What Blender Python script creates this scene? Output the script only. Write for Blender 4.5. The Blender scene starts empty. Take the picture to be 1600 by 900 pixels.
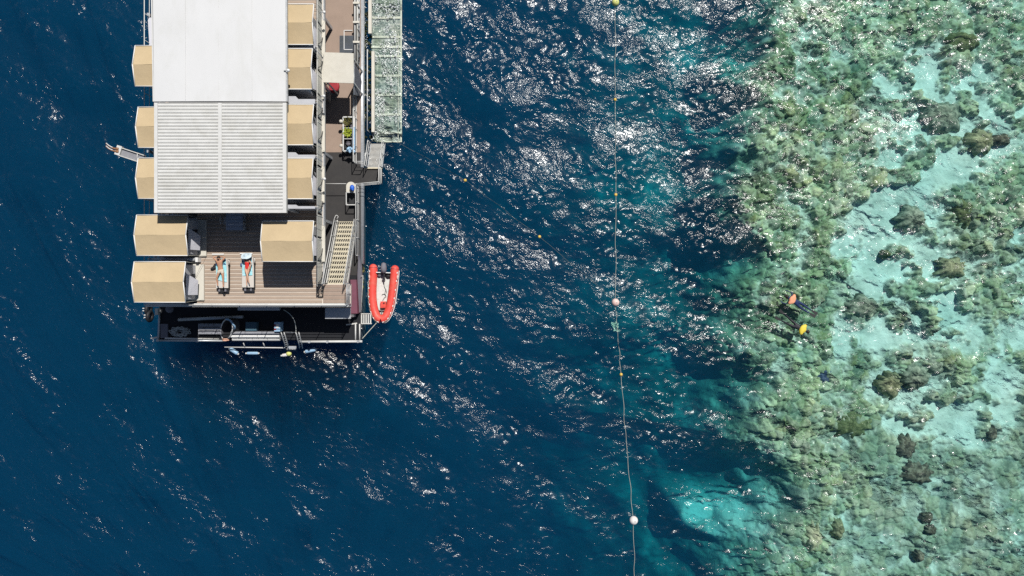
import bpy, bmesh, math, random
import numpy as np
from mathutils import Vector, Matrix, Quaternion

# ------------------------------------------------------------------ camera, light, exposure
C = bpy.context.scene
COL = C.collection
H = 43.6            # camera height over the water (m)
F = 1081.0          # focal length in photo pixels (1600 wide)
R = math.radians

cam_d = bpy.data.cameras.new('camera'); cam = bpy.data.objects.new('camera', cam_d); COL.objects.link(cam)
cam.location = (0, 0, H); cam.rotation_euler = (0, 0, 0)
cam_d.sensor_width = 36.0; cam_d.lens = 36.0 * F / 1600.0
cam_d.clip_start = 0.5; cam_d.clip_end = 8000
C.camera = cam

SUN_DIR = Vector((0.31, 0.60, 1.0)).normalized()
sun_d = bpy.data.lights.new('sun', 'SUN'); sun_d.energy = 4.6; sun_d.angle = R(0.53); sun_d.color = (1.0, 0.965, 0.91)
sun = bpy.data.objects.new('sun', sun_d); COL.objects.link(sun)
sun.rotation_euler = SUN_DIR.to_track_quat('Z', 'Y').to_euler()
world = bpy.data.worlds.new('World'); C.world = world; world.use_nodes = True
wn = world.node_tree.nodes; wl = world.node_tree.links
bg = wn['Background']; sky = wn.new('ShaderNodeTexSky'); sky.sky_type = 'NISHITA'; sky.sun_disc = False
sky.sun_elevation = math.asin(SUN_DIR.z); sky.sun_rotation = math.atan2(SUN_DIR.x, SUN_DIR.y)
wl.new(sky.outputs[0], bg.inputs[0]); bg.inputs[1].default_value = 0.05
C.view_settings.view_transform = 'Standard'; C.view_settings.look = 'None'
C.view_settings.exposure = -0.05; C.view_settings.gamma = 1.0
C.cycles.use_denoising = False; C.cycles.max_bounces = 8; C.cycles.diffuse_bounces = 1; C.cycles.transparent_max_bounces = 12; C.cycles.volume_bounces = 1
C.cycles.caustics_reflective = False; C.cycles.caustics_refractive = False
C.cycles.sample_clamp_indirect = 4.0

rng = np.random.default_rng(7)
random.seed(7)

def P(px, py, z=0.0):
    """world point seen at photo pixel (px, py) at height z"""
    k = (H - z) / F
    return Vector(((px - 800.0) * k, (450.0 - py) * k, z))

# ------------------------------------------------------------------ node helpers
def new_mat(name):
    m = bpy.data.materials.new(name); m.use_nodes = True
    nt = m.node_tree; nt.nodes.clear()
    return m, nt

def N(nt, typ, **kw):
    n = nt.nodes.new(typ)
    for k, v in kw.items():
        if k.startswith('i_'):
            key = k[2:]
            key = int(key) if key.isdigit() else key.replace('_', ' ')
            n.inputs[key].default_value = v
        else: setattr(n, k, v)
    return n

def ramp(nt, fac, stops, interp='LINEAR'):
    n = nt.nodes.new('ShaderNodeValToRGB'); n.color_ramp.interpolation = interp
    el = n.color_ramp.elements
    while len(el) < len(stops): el.new(0.5)
    for e, (p, c) in zip(el, stops):
        e.position = p; e.color = (*c, 1) if len(c) == 3 else c
    nt.links.new(fac, n.inputs[0]); return n.outputs[0]

def mixc(nt, fac, a, b, blend='MIX'):
    n = nt.nodes.new('ShaderNodeMix'); n.data_type = 'RGBA'; n.blend_type = blend
    for s, v in ((0, fac), (6, a), (7, b)):
        if isinstance(v, (int, float)): n.inputs[s].default_value = v
        elif isinstance(v, tuple): n.inputs[s].default_value = (*v, 1) if len(v) == 3 else v
        else: nt.links.new(v, n.inputs[s])
    return n.outputs[2]

def math_n(nt, op, a, b=None, c=None, clamp=False):
    n = nt.nodes.new('ShaderNodeMath'); n.operation = op; n.use_clamp = clamp
    for i, v in enumerate((a, b, c)):
        if v is None: continue
        if isinstance(v, (int, float)): n.inputs[i].default_value = v
        else: nt.links.new(v, n.inputs[i])
    return n.outputs[0]

# ------------------------------------------------------------------ numpy noise
def _hash(ix, iy, seed):
    n = (ix.astype(np.int64) * 374761393 + iy.astype(np.int64) * 668265263 + seed * 1442695041) & 0xffffffff
    n = ((n ^ (n >> 13)) * 1274126177) & 0xffffffff
    n = (n ^ (n >> 16)) & 0xffffffff
    n = (n * 2246822519) & 0xffffffff
    return ((n ^ (n >> 15)) & 0xffffff) / float(0xffffff)

def vnoise(x, y, seed=0):
    ix = np.floor(x); iy = np.floor(y); fx = x - ix; fy = y - iy
    u = fx * fx * fx * (fx * (fx * 6 - 15) + 10); v = fy * fy * fy * (fy * (fy * 6 - 15) + 10)
    a = _hash(ix, iy, seed); b = _hash(ix + 1, iy, seed); c = _hash(ix, iy + 1, seed); d = _hash(ix + 1, iy + 1, seed)
    return (a * (1 - u) + b * u) * (1 - v) + (c * (1 - u) + d * u) * v

def fbm(x, y, oct=4, seed=0, gain=0.5):
    s = 0; a = 1; t = 0
    for i in range(oct):
        s = s + a * vnoise(x * 2 ** i + 17.3 * i, y * 2 ** i - 9.1 * i, seed + i); t += a; a *= gain
    return s / t

def worley(x, y, seed=0):
    """F1 distance, F2-F1 and cell id of a jittered grid"""
    ix = np.floor(x); iy = np.floor(y)
    f1 = np.full(x.shape, 9.0); f2 = np.full(x.shape, 9.0); cid = np.zeros(x.shape)
    for dx in (-1, 0, 1):
        for dy in (-1, 0, 1):
            cx = ix + dx; cy = iy + dy
            d = np.hypot(cx + _hash(cx, cy, seed) - x, cy + _hash(cx, cy, seed + 5) - y)
            h = _hash(cx, cy, seed + 11); m = d < f1
            f2 = np.where(m, f1, np.minimum(f2, d)); cid = np.where(m, h, cid); f1 = np.where(m, d, f1)
    return f1, f2 - f1, cid

def sstep(a, b, x):
    t = np.clip((x - a) / (b - a), 0, 1); return t * t * (3 - 2 * t)

# ------------------------------------------------------------------ mesh helpers
def link_mesh(name, me, parent=None):
    o = bpy.data.objects.new(name, me); COL.objects.link(o)
    if parent is not None: o.parent = parent
    return o

def np_mesh(name, verts, quads, mat, smooth=True):
    me = bpy.data.meshes.new(name)
    nv = len(verts); nf = len(quads)
    me.vertices.add(nv); me.vertices.foreach_set('co', np.asarray(verts, dtype=np.float32).ravel())
    me.loops.add(nf * 4); me.loops.foreach_set('vertex_index', np.asarray(quads, dtype=np.int32).ravel())
    me.polygons.add(nf); me.polygons.foreach_set('loop_start', np.arange(nf, dtype=np.int32) * 4)
    me.polygons.foreach_set('loop_total', np.full(nf, 4, dtype=np.int32))
    if smooth: me.polygons.foreach_set('use_smooth', np.ones(nf, dtype=bool))
    me.update(calc_edges=True); me.validate()
    me.materials.append(mat); return me

def grid_quads(nx, ny, off=0):
    i = np.arange(nx - 1)[:, None]; j = np.arange(ny - 1)[None, :]
    a = (i * ny + j).ravel() + off
    return np.stack([a, a + ny, a + ny + 1, a + 1], 1)

def axis(core0, core1, d, far):
    core = np.arange(core0, core1 + d / 2, d)
    ext = []; s = d; x = 0.0
    while x < far:
        s *= 1.35; x += s; ext.append(x)
    ext = np.array(ext)
    return np.concatenate([core[0] - ext[::-1], core, core[-1] + ext])

def tagp(o, label=None, cat=None, group=None, kind=None):
    if label: o['label'] = label
    if cat: o['category'] = cat
    if group: o['group'] = group
    if kind: o['kind'] = kind
    return o

# ------------------------------------------------------------------ the sea surface
def make_waves():
    n, d = 1024, 0.09
    L = n * d
    k1 = np.fft.fftfreq(n, d) * 2 * math.pi
    kx, ky = np.meshgrid(k1, k1, indexing='ij')
    k = np.hypot(kx, ky); k[0, 0] = 1
    def field(lmin, lmax, power, ang, spread, seed):
        r = np.random.default_rng(seed)
        c = np.cos(np.arctan2(ky, kx) - R(ang))
        D = np.clip(c, 0, 1) ** spread + 0.04
        A = k ** power * np.sqrt(D) * np.exp(-(k * lmin / 6.283) ** 2) * np.exp(-(6.283 / (lmax * k)) ** 4)
        A[0, 0] = 0
        h = np.fft.ifft2(A * np.exp(2j * math.pi * r.random((n, n)))).real
        gx = np.gradient(h, d, axis=0); gy = np.gradient(h, d, axis=1)
        return h / math.sqrt((gx ** 2 + gy ** 2).mean())       # unit RMS slope
    swell = field(2.2, 9.0, -2.6, -125, 3, 11)
    chop = field(0.7, 2.6, -2.3, -115, 2, 12)
    rip = field(0.26, 0.9, -1.9, -100, 1.2, 13)
    x = np.arange(n) * d
    X, Y = np.meshgrid(x, x, indexing='ij')
    def per(f, s):                                                   # periodic gust patches
        q = np.fft.ifft2(np.exp(-(k * s) ** 2 / 2) * np.exp(2j * math.pi * np.random.default_rng(90 + int(s * 10)).random((n, n)))).real
        return q / q.std()
    gust = np.clip(1.0 + 0.20 * per(None, 1.3) + 0.20 * per(None, 0.5), 0.3, 2.4)
    gust2 = np.clip(1.0 + 0.4 * per(None, 0.7), 0.2, 2.4)
    return swell * SW_A + chop * CH_A * gust + rip * RP_A * gust * gust2, d, n
SW_A, CH_A, RP_A = 0.102, 0.108, 0.15

def water_material():
    m, nt = new_mat('sea_water'); L = nt.links.new
    out = N(nt, 'ShaderNodeOutputMaterial')
    tc = N(nt, 'ShaderNodeNewGeometry')
    mp = N(nt, 'ShaderNodeMapping'); mp.inputs['Scale'].default_value = (1, 1, 0); mp.inputs['Rotation'].default_value = (0, 0, R(25))
    L(tc.outputs['Position'], mp.inputs[0])
    st = N(nt, 'ShaderNodeMapping'); st.inputs['Scale'].default_value = (0.75, 1.15, 1); L(mp.outputs[0], st.inputs[0])
    n1 = N(nt, 'ShaderNodeTexNoise', i_Scale=3.2, i_Detail=3.0, i_Roughness=0.62, i_Distortion=0.7); L(st.outputs[0], n1.inputs['Vector'])
    n2 = N(nt, 'ShaderNodeTexNoise', i_Scale=8.5, i_Detail=2.0, i_Roughness=0.6, i_Distortion=0.4); L(st.outputs[0], n2.inputs['Vector'])
    g = N(nt, 'ShaderNodeTexNoise', i_Scale=0.55, i_Detail=3.0, i_Roughness=0.6); L(mp.outputs[0], g.inputs['Vector'])
    gm = N(nt, 'ShaderNodeMapRange'); gm.inputs[1].default_value = 0.38; gm.inputs[2].default_value = 0.66
    gm.inputs[3].default_value = 0.5; gm.inputs[4].default_value = 1.4; L(g.outputs['Fac'], gm.inputs[0])
    a = math_n(nt, 'MULTIPLY', n1.outputs['Fac'], 0.06); b = math_n(nt, 'MULTIPLY', n2.outputs['Fac'], 0.013)
    h = math_n(nt, 'MULTIPLY', math_n(nt, 'ADD', a, b), gm.outputs[0])
    bp = N(nt, 'ShaderNodeBump', i_Strength=1.0, i_Distance=1.0); L(h, bp.inputs['Height'])
    fr = N(nt, 'ShaderNodeFresnel', i_IOR=1.33); L(bp.outputs[0], fr.inputs['Normal'])
    g1 = N(nt, 'ShaderNodeBsdfGlossy', i_Roughness=0.135); L(bp.outputs[0], g1.inputs['Normal'])
    g2 = N(nt, 'ShaderNodeBsdfGlossy', i_Roughness=0.28); L(bp.outputs[0], g2.inputs['Normal'])
    gl = N(nt, 'ShaderNodeMixShader'); gl.inputs[0].default_value = .25; L(g1.outputs[0], gl.inputs[1]); L(g2.outputs[0], gl.inputs[2])
    tr = N(nt, 'ShaderNodeBsdfTransparent')
    mx = N(nt, 'ShaderNodeMixShader'); L(fr.outputs[0], mx.inputs[0]); L(tr.outputs[0], mx.inputs[1]); L(gl.outputs[0], mx.inputs[2])
    L(mx.outputs[0], out.inputs['Surface'])
    # absorption + scattering per metre (r, g, b)
    ab = VOL_ABS; sc = VOL_SCA
    da = max(ab) / 0.98
    va = N(nt, 'ShaderNodeVolumeAbsorption'); va.inputs['Color'].default_value = (*[1 - c / da for c in ab], 1); va.inputs['Density'].default_value = da
    vs = N(nt, 'ShaderNodeVolumeScatter'); ds = max(sc); vs.inputs['Color'].default_value = (*[c / ds for c in sc], 1); vs.inputs['Density'].default_value = ds
    vs.inputs['Anisotropy'].default_value = 0.0
    ad = N(nt, 'ShaderNodeAddShader'); L(va.outputs[0], ad.inputs[0]); L(vs.outputs[0], ad.inputs[1]); L(ad.outputs[0], out.inputs['Volume'])
    return m
VOL_ABS = (0.275, 0.060, 0.038)
VOL_SCA = (0.002, 0.0140, 0.0265)

def build_sea():
    hf, d, n = make_waves()
    ax = axis(-36, 36, d, 2500); ay = axis(-21, 21, d, 2500)
    X, Y = np.meshgrid(ax, ay, indexing='ij')
    ii = np.mod(np.round(X / d).astype(int), n); jj = np.mod(np.round(Y / d).astype(int), n)
    Z = hf[ii, jj]
    fade = sstep(60, 36.5, np.abs(X)) * sstep(45, 21.5, np.abs(Y))
    Z = Z * fade
    nx, ny = X.shape
    V = np.stack([X, Y, Z], -1).reshape(-1, 3)
    Q = grid_quads(nx, ny)
    # skirt and floor close the body of water
    per = np.concatenate([np.arange(ny - 1), np.arange(nx - 1) * ny + ny - 1, (nx - 1) * ny + np.arange(ny - 1, 0, -1), np.arange(nx - 1, 0, -1) * ny])
    low = V[per].copy(); low[:, 2] = -95
    b0 = len(V); m = len(per); V = np.concatenate([V, low])
    k = np.arange(m); k2 = (k + 1) % m
    S = np.stack([per[k], per[k2], b0 + k2, b0 + k], 1)
    c4 = np.array([[b0, b0 + (ny - 1), b0 + (ny - 1) + (nx - 1), b0 + (ny - 1) * 2 + (nx - 1)]])
    bot = c4[:, ::1]
    me = np_mesh('sea', V, np.concatenate([Q, S[:, ::1]]), water_material())
    bm = bmesh.new(); bm.from_mesh(me); bm.verts.ensure_lookup_table()
    bm.faces.new([bm.verts[b0 + i] for i in range(m)]); 
    bm.to_mesh(me); bm.free()
    o = link_mesh('sea', me); tagp(o, kind='structure'); return o

# ------------------------------------------------------------------ the seabed and the reef
KB = (H + 1.6) / F
def pxy(px, py): return ((px - 800) * KB, (450 - py) * KB)
EDGE = [(-300, 1250), (0, 1235), (60, 1215), (150, 1192), (200, 1196), (250, 1176), (300, 1156), (345, 1160), (390, 1200), (430, 1206), (520, 1185),
        (600, 1215), (690, 1205), (740, 1262), (790, 1270), (830, 1225), (900, 1212), (1200, 1230)]
SAND = [(1420, 170, 60, 45), (1500, 130, 40, 40), (1455, 130, 40, 60), (1480, 220, 75, 40), (1390, 250, 46, 48), (1450, 270, 60, 35), (1530, 250, 40, 25),
        (1385, 335, 55, 45), (1378, 400, 52, 62), (1440, 420, 70, 25), (1420, 470, 65, 45), (1380, 520, 60, 35), (1460, 510, 50, 30), (1480, 460, 40, 40),
        (1360, 610, 50, 30), (1420, 635, 70, 40), (1480, 620, 55, 35), (1500, 670, 45, 35), (1560, 570, 35, 55), (1540, 640, 40, 30),
        (1590, 520, 30, 40), (1440, 90, 25, 50), (1560, 190, 45, 35), (1590, 400, 20, 60), (1540, 420, 30, 20)]
def seabed_fields(X, Y):
    edge_y = np.array([(450 - p[0]) * KB for p in EDGE][::-1]); edge_x = np.array([(p[1] - 800) * KB for p in EDGE][::-1])
    wx = X + 1.3 * (fbm(X * .35, Y * .35, 3, 31) - .5) * 2; wy = Y + 1.3 * (fbm(X * .35 + 40, Y * .35, 3, 32) - .5) * 2
    ex = np.interp(Y, edge_y, edge_x) + .9 * (fbm(X * .5, Y * .5, 3, 33) - .5) * 2
    s = X - ex                                              # metres onto the reef
    lowf = .15 + .85 * sstep(3.5, .5, Y) + .5 * sstep(8, 11, Y); reef = sstep(-2.2 - 3.6 * lowf, .7 + .5 * lowf, s + .9 * (fbm(X * .7, Y * .7, 4, 49) - .5))
    # sand channels
    sand = np.zeros_like(X)
    for (cx, cy, rx, ry) in SAND:
        x0, y0 = pxy(cx, cy)
        dd = np.hypot((wx - x0) / (1.22 * rx * KB), (wy - y0) / (1.22 * ry * KB))
        sand = np.maximum(sand, 1.35 - dd)
    sand = sand + (fbm(X * .8, Y * .8, 5, 35, .6) - .5) * 2.0 + (fbm(X * 2.2, Y * 2.2, 3, 45) - .5) * .5
    sm = sstep(-0.15, 0.8, sand) * reef
    sm = np.maximum(sm, .45 * sstep(.60, .72, fbm(X * .55, Y * .55, 5, 46, .6)) * sstep(2, 5, s))
    spots = sstep(.54, .66, fbm(X * .85 + 50, Y * .85, 4, 47, .5))
    sm = sm * (1 - .9 * spots)
    # lumps of coral
    qx = X + .5 * (fbm(X * 1.1, Y * 1.1, 3, 41) - .5); qy = Y + .5 * (fbm(X * 1.1 + 9, Y * 1.1, 3, 42) - .5)
    f1, e1, c1 = worley(qx / 1.35, qy / 1.35, 51)
    f2, e2, c2 = worley(qx / .62, qy / .62, 52)
    f3, e3, c3 = worley(qx / .30, qy / .30, 53)
    big = np.sqrt(np.clip(1 - (f1 / .95) ** 2, 0, 1)) * (.35 + .9 * c1)
    mid = np.sqrt(np.clip(1 - (f2 / .95) ** 2, 0, 1)) * (.3 + c2)
    sml = np.sqrt(np.clip(1 - (f3 / .95) ** 2, 0, 1)) * (.3 + c3)
    low = fbm(X * .22, Y * .22, 3, 36)
    coral_h = .42 * big + .50 * mid * (.6 + .8 * low) + .15 * sml + .08 * fbm(X * 4, Y * 4, 3, 37) - .14 * sstep(.12, .0, e1) - .20 * sstep(.14, .0, e2) - .06 * sstep(.14, 0, e3)
    rub = sstep(-6.5, -10.5, Y) * sstep(2.0, 4.5, s)         # flatter rubble in the near right corner
    coral_h = coral_h * (1 - .35 * rub)
    top = np.minimum(-1.30 + .6 * (low - .5) + coral_h * .78, -.30 - .12 * c2 - .05 * c3)
    sandz = -1.3 + .3 * (fbm(X * .5, Y * .5, 3, 38) - .5) + .10 * (fbm(X * 2.2, Y * 2.2, 4, 39) - .5)
    rz = top * (1 - sm) + sandz * sm
    # slope down into the deep
    out = np.clip(-s, 0, None)
    deep = -2.0 - 10.5 * (1 - np.exp(-out / (3.4 + 2.8 * sstep(2, -6, Y)))) - 24 * sstep(4, 26, out) - 30 * sstep(45, 140, out) + .8 * (fbm(X * .3, Y * .3, 4, 43) - .5) * np.clip(out / 3, 0, 1) 
    # bright sand ledges in the drop-off
    led = np.zeros_like(X)
    for (cx, cy, rx, ry) in LEDGE:
        x0, y0 = pxy(cx, cy); x0 *= 1.045; y0 *= 1.045
        led = np.maximum(led, 1 - np.hypot((.6 * X + .4 * wx - x0) / (rx * KB), (.6 * Y + .4 * wy - y0) / (ry * KB)))
    lw = sstep(-.35, .7, led)
    deepz = deep * (1 - lw) + np.maximum(deep, -4.4) * lw
    lm = sstep(-.25, .75, led + 1.1 * (fbm(X * .55, Y * .55, 5, 44, .6) - .5))
    Z = deepz * (1 - reef) + np.maximum(rz, -2.2) * reef
    slope = (1 - reef) * sstep(.42, .58, fbm(X * .45, Y * .45, 4, 48)) * (.02 + .04 * sstep(0, -9, Y))
    sandmask = np.clip(sm + lm * (1 - reef) + slope, 0, 1)
    far = sstep(60, 200, np.hypot(X, Y))
    Z = Z * (1 - far) + np.where(X > 0, -2.5, -52) * far
    edge = (.45 + .5 * sstep(9, 3.0, s)) * sstep(-12, -6, Y) + .30 * sstep(-6, -12, Y)
    return Z, sandmask, reef, rub, c1, c2, edge
LEDGE = [(1088, 806, 50, 34), (1140, 808, 54, 38), (1228, 772, 32, 32), (1186, 782, 34, 22), (1198, 856, 22, 32), (1120, 825, 34, 22)]

def seabed_material():
    m, nt = new_mat('seabed'); L = nt.links.new
    out = N(nt, 'ShaderNodeOutputMaterial'); bs = N(nt, 'ShaderNodeBsdfPrincipled', i_Roughness=0.95)
    bs.inputs['Specular IOR Level'].default_value = 0.0
    L(bs.outputs[0], out.inputs[0])
    sa = N(nt, 'ShaderNodeAttribute', attribute_name='sand'); ra = N(nt, 'ShaderNodeAttribute', attribute_name='rubble'); ca = N(nt, 'ShaderNodeAttribute', attribute_name='colony')
    pos = N(nt, 'ShaderNodeNewGeometry').outputs['Position']
    wv = N(nt, 'ShaderNodeTexNoise', i_Scale=2.6, i_Detail=3.0); L(pos, wv.inputs['Vector'])
    sb = N(nt, 'ShaderNodeVectorMath', operation='SUBTRACT'); L(wv.outputs['Color'], sb.inputs[0]); sb.inputs[1].default_value = (.5, .5, .5)
    sc_ = N(nt, 'ShaderNodeVectorMath', operation='SCALE'); L(sb.outputs[0], sc_.inputs[0]); sc_.inputs['Scale'].default_value = .45
    ad_ = N(nt, 'ShaderNodeVectorMath', operation='ADD'); L(pos, ad_.inputs[0]); L(sc_.outputs[0], ad_.inputs[1]); pos = ad_.outputs[0]
    def noise(sc, det=4, rough=.6, dist=0.0):
        n = N(nt, 'ShaderNodeTexNoise', i_Scale=sc, i_Detail=det, i_Roughness=rough, i_Distortion=dist); L(pos, n.inputs['Vector']); return n.outputs['Fac']
    coral = ramp(nt, noise(.75, 4, .55, .8), [(.34, (.06, .075, .055)), (.46, (.15, .175, .13)), (.56, (.27, .29, .215)), (.68, (.44, .45, .34))])
    PAL = [(.0, (.08, .10, .075)), (.12, (.17, .215, .22)), (.25, (.40, .42, .31)), (.38, (.14, .17, .115)), (.5, (.30, .32, .22)), (.62, (.20, .19, .095)), (.75, (.50, .50, .37)), (.87, (.11, .125, .115)), (1, (.34, .37, .31))]
    colony = ramp(nt, ca.outputs['Fac'], PAL)
    cb = N(nt, 'ShaderNodeAttribute', attribute_name='bigcell')
    big = ramp(nt, cb.outputs['Fac'], [(0, (.55, .62, .55)), (.3, (1.0, 1.0, .92)), (.6, (.72, .78, .66)), (.8, (1.15, 1.15, 1.1)), (1, (.62, .60, .42))])
    c = mixc(nt, 1.0, mixc(nt, .60, coral, colony), (1.66, 1.74, 1.68), 'MULTIPLY')
    c = mixc(nt, 1.0, c, big, 'MULTIPLY')
    c = mixc(nt, ramp(nt, noise(3.4, 3, .6, .4), [(.48, (0, 0, 0)), (.70, (.8, .8, .8))]), c, (.50, .51, .40))
    c = mixc(nt, ramp(nt, noise(2.1, 4, .6, .5), [(.64, (0, 0, 0)), (.70, (.6, .6, .6))]), c, (.12, .095, .035))
    rubc = ramp(nt, noise(2.2, 5, .62, .4), [(.34, (.17, .20, .16)), (.5, (.42, .44, .33)), (.64, (.62, .62, .48))])
    rubc = mixc(nt, .45, rubc, colony)
    rf = math_n(nt, 'MULTIPLY', ra.outputs['Fac'], .85)
    c = mixc(nt, rf, c, rubc)
    grow = ramp(nt, noise(.42, 4, .55, .4), [(.44, (0, 0, 0)), (.60, (1, 1, 1))])
    ea = N(nt, 'ShaderNodeAttribute', attribute_name='edge')
    gf = math_n(nt, 'MULTIPLY', grow, ea.outputs['Fac'])
    c = mixc(nt, gf, c, (.60, .68, .60), 'MULTIPLY')
    c = mixc(nt, ea.outputs['Fac'], c, (.92, .98, .92), 'MULTIPLY')
    sandc = ramp(nt, noise(.9, 3, .5, .5), [(.3, (.52, .53, .45)), (.46, (.70, .69, .59)), (.62, (.82, .80, .70))])
    sl = N(nt, 'ShaderNodeAttribute', attribute_name='slope')
    c = mixc(nt, sl.outputs['Fac'], c, (.17, .19, .17))
    c = mixc(nt, sa.outputs['Fac'], c, sandc)
    L(c, bs.inputs['Base Color'])
    bp = N(nt, 'ShaderNodeBump', i_Strength=.6, i_Distance=.08); L(noise(7, 4), bp.inputs['Height']); L(bp.outputs[0], bs.inputs['Normal'])
    return m

def build_seabed():
    ax = axis(10.0, 35.0, 0.065, 2400); ay = axis(-21, 21, 0.065, 2400)
    # the deep half needs no fine steps, so the left part of the x axis is resampled
    ax = np.concatenate([-10 - np.cumsum(1.0 * 1.3 ** np.arange(25))[::-1], np.arange(-10, 10.0, .3), ax[ax >= 10.0]])
    X, Y = np.meshgrid(ax, ay, indexing='ij')
    Z, sand, reef, rub, c1, c2, edge = seabed_fields(X, Y)
    me = np_mesh('seabed', np.stack([X, Y, Z], -1).reshape(-1, 3), grid_quads(*X.shape), seabed_material())
    for nm, arr in (('sand', sand), ('rubble', rub * reef), ('colony', c2), ('bigcell', c1), ('edge', edge), ('slope', np.clip((1 - reef) * 1.1, 0, 1))):
        at = me.attributes.new(nm, 'FLOAT', 'POINT'); at.data.foreach_set('value', arr.astype(np.float32).ravel())
    o = link_mesh('seabed', me); tagp(o, kind='structure'); return o

# ------------------------------------------------------------------ materials for built things
def pm(name, col, rough=.55, var=.12, scale=3.0, metal=0.0, bump=0.0, stain=None, stain_amt=.35, stain_scale=1.2, spec=.4, stretch=None):
    m, nt = new_mat(name); L = nt.links.new
    out = N(nt, 'ShaderNodeOutputMaterial'); bs = N(nt, 'ShaderNodeBsdfPrincipled')
    bs.inputs['Metallic'].default_value = metal; bs.inputs['Specular IOR Level'].default_value = spec
    L(bs.outputs[0], out.inputs[0])
    pos = N(nt, 'ShaderNodeNewGeometry').outputs['Position']
    if stretch:
        mp = N(nt, 'ShaderNodeMapping'); mp.inputs['Scale'].default_value = stretch; L(pos, mp.inputs[0]); pos = mp.outputs[0]
    n = N(nt, 'ShaderNodeTexNoise', i_Scale=scale, i_Detail=5.0, i_Roughness=.65); L(pos, n.inputs['Vector'])
    lo = tuple(max(0, c * (1 - var)) for c in col); hi = tuple(min(1, c * (1 + var)) for c in col)
    c = ramp(nt, n.outputs['Fac'], [(.3, lo), (.7, hi)])
    info = N(nt, 'ShaderNodeObjectInfo')
    hs = N(nt, 'ShaderNodeHueSaturation'); L(c, hs.inputs['Color'])
    L(math_n(nt, 'MULTIPLY_ADD', info.outputs['Random'], var * .8, 1 - var * .4), hs.inputs['Value']); c = hs.outputs[0]
    if stain:
        s = N(nt, 'ShaderNodeTexNoise', i_Scale=stain_scale, i_Detail=6.0, i_Roughness=.7, i_Distortion=.5); L(pos, s.inputs['Vector'])
        f = ramp(nt, s.outputs['Fac'], [(.48, (0, 0, 0)), (.72, (stain_amt,) * 3)]); c = mixc(nt, f, c, stain)
    L(c, bs.inputs['Base Color'])
    L(math_n(nt, 'MULTIPLY_ADD', n.outputs['Fac'], .3, rough - .15, clamp=True), bs.inputs['Roughness'])
    if bump:
        b = N(nt, 'ShaderNodeBump', i_Strength=.5, i_Distance=bump); L(n.outputs['Fac'], b.inputs['Height']); L(b.outputs[0], bs.inputs['Normal'])
    return m

M = {}
M['roof_white'] = pm('white_roof_sheet', (.68, .685, .685), .5, .02, .6, stain=(.53, .53, .49), stain_amt=.4, stain_scale=.45, stretch=(1, .5, 1))
M['slat'] = pm('pale_slat_metal', (.70, .70, .675), .4, .05, 2, stain=(.47, .45, .38), stain_amt=.4, stain_scale=.8)
M['frame_white'] = pm('white_painted_steel', (.66, .66, .64), .45, .05, 3, stain=(.4, .36, .3), stain_amt=.25)
M['tan'] = pm('tan_canvas', (.555, .435, .27), .85, .045, 1.6, bump=.045, stain=(.46, .36, .22), stain_amt=.35, stain_scale=.7, spec=.15)
M['trim'] = pm('white_trim', (.80, .80, .78), .6, .03, 4)
M['canvas'] = pm('grey_canvas', (.50, .51, .54), .85, .06, 3, spec=.15, bump=.02)
M['flap'] = pm('white_canvas', (.66, .66, .71), .85, .05, 3, spec=.15, bump=.03)
M['mesh_dark'] = pm('dark_flyscreen', (.035, .037, .045), .8, .1, 8)
M['plank'] = pm('brown_deck_board', (.41, .32, .25), .75, .13, 4, stretch=(.35, 5, 1), stain=(.30, .235, .185), stain_amt=.55, stain_scale=.9)
M['joint'] = pm('pale_joint_strip', (.74, .66, .57), .7, .05, 4)
M['galv'] = pm('galvanised_steel', (.50, .52, .54), .42, .12, 6, metal=.35, stain=(.30, .24, .18), stain_amt=.3, stain_scale=3)
M['steel_pale'] = pm('pale_steel', (.62, .61, .57), .5, .08, 5, stain=(.34, .27, .19), stain_amt=.35, stain_scale=3)
M['black'] = pm('black_rubber', (.018, .019, .022), .6, .2, 6)
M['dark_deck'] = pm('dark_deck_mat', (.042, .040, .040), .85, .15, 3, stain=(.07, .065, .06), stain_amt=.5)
M['shade_toned_mat'] = pm('shade_toned_deck_mat', (.016, .017, .021), .85, .2, 3)  # darker copy of the dark deck mat, with shade put into its colour
M['tan_deck'] = pm('tan_deck_coating', (.36, .27, .215), .85, .07, 2, stain=(.27, .2, .155), stain_amt=.4, stain_scale=.8)
M['hull'] = pm('weathered_hull', (.12, .14, .17), .7, .2, 2, stain=(.10, .11, .05), stain_amt=.6)
M['algae'] = pm('algae_crust', (.13, .12, .035), .9, .5, 9, bump=.05)
M['cream'] = pm('cream_panel', (.66, .63, .55), .6, .05, 3, stain=(.52, .48, .40), stain_amt=.35)
M['tread'] = pm('cream_tread', (.62, .56, .42), .6, .08, 6, stain=(.42, .36, .25), stain_amt=.4, stain_scale=3)
M['maroon'] = pm('maroon_cover', (.17, .055, .085), .7, .15, 4, stain=(.10, .04, .06))
M['slate'] = pm('slate_grey_panel', (.17, .165, .19), .7, .12, 3)
M['red'] = pm('dark_red_vinyl', (.33, .022, .035), .5, .1, 4)
M['orange_tube'] = pm('orange_red_tube', (.80, .085, .065), .5, .08, 3, stain=(.70, .20, .14), stain_amt=.6, stain_scale=2.5)
M['tube_pale'] = pm('pale_pink_patch', (.75, .55, .48), .5, .08, 5)
M['floor_grey'] = pm('pale_boat_floor', (.68, .67, .63), .65, .08, 6, stain=(.36, .34, .31), stain_amt=.5, stain_scale=4)
M['blue'] = pm('blue_plastic', (.03, .14, .62), .4, .1, 5)
M['ltblue'] = pm('pale_blue_plastic', (.32, .50, .68), .4, .1, 5)
M['wood'] = pm('pale_board', (.58, .45, .34), .6, .15, 5)
M['copper'] = pm('brown_hose', (.30, .15, .075), .5, .2, 8)
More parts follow.
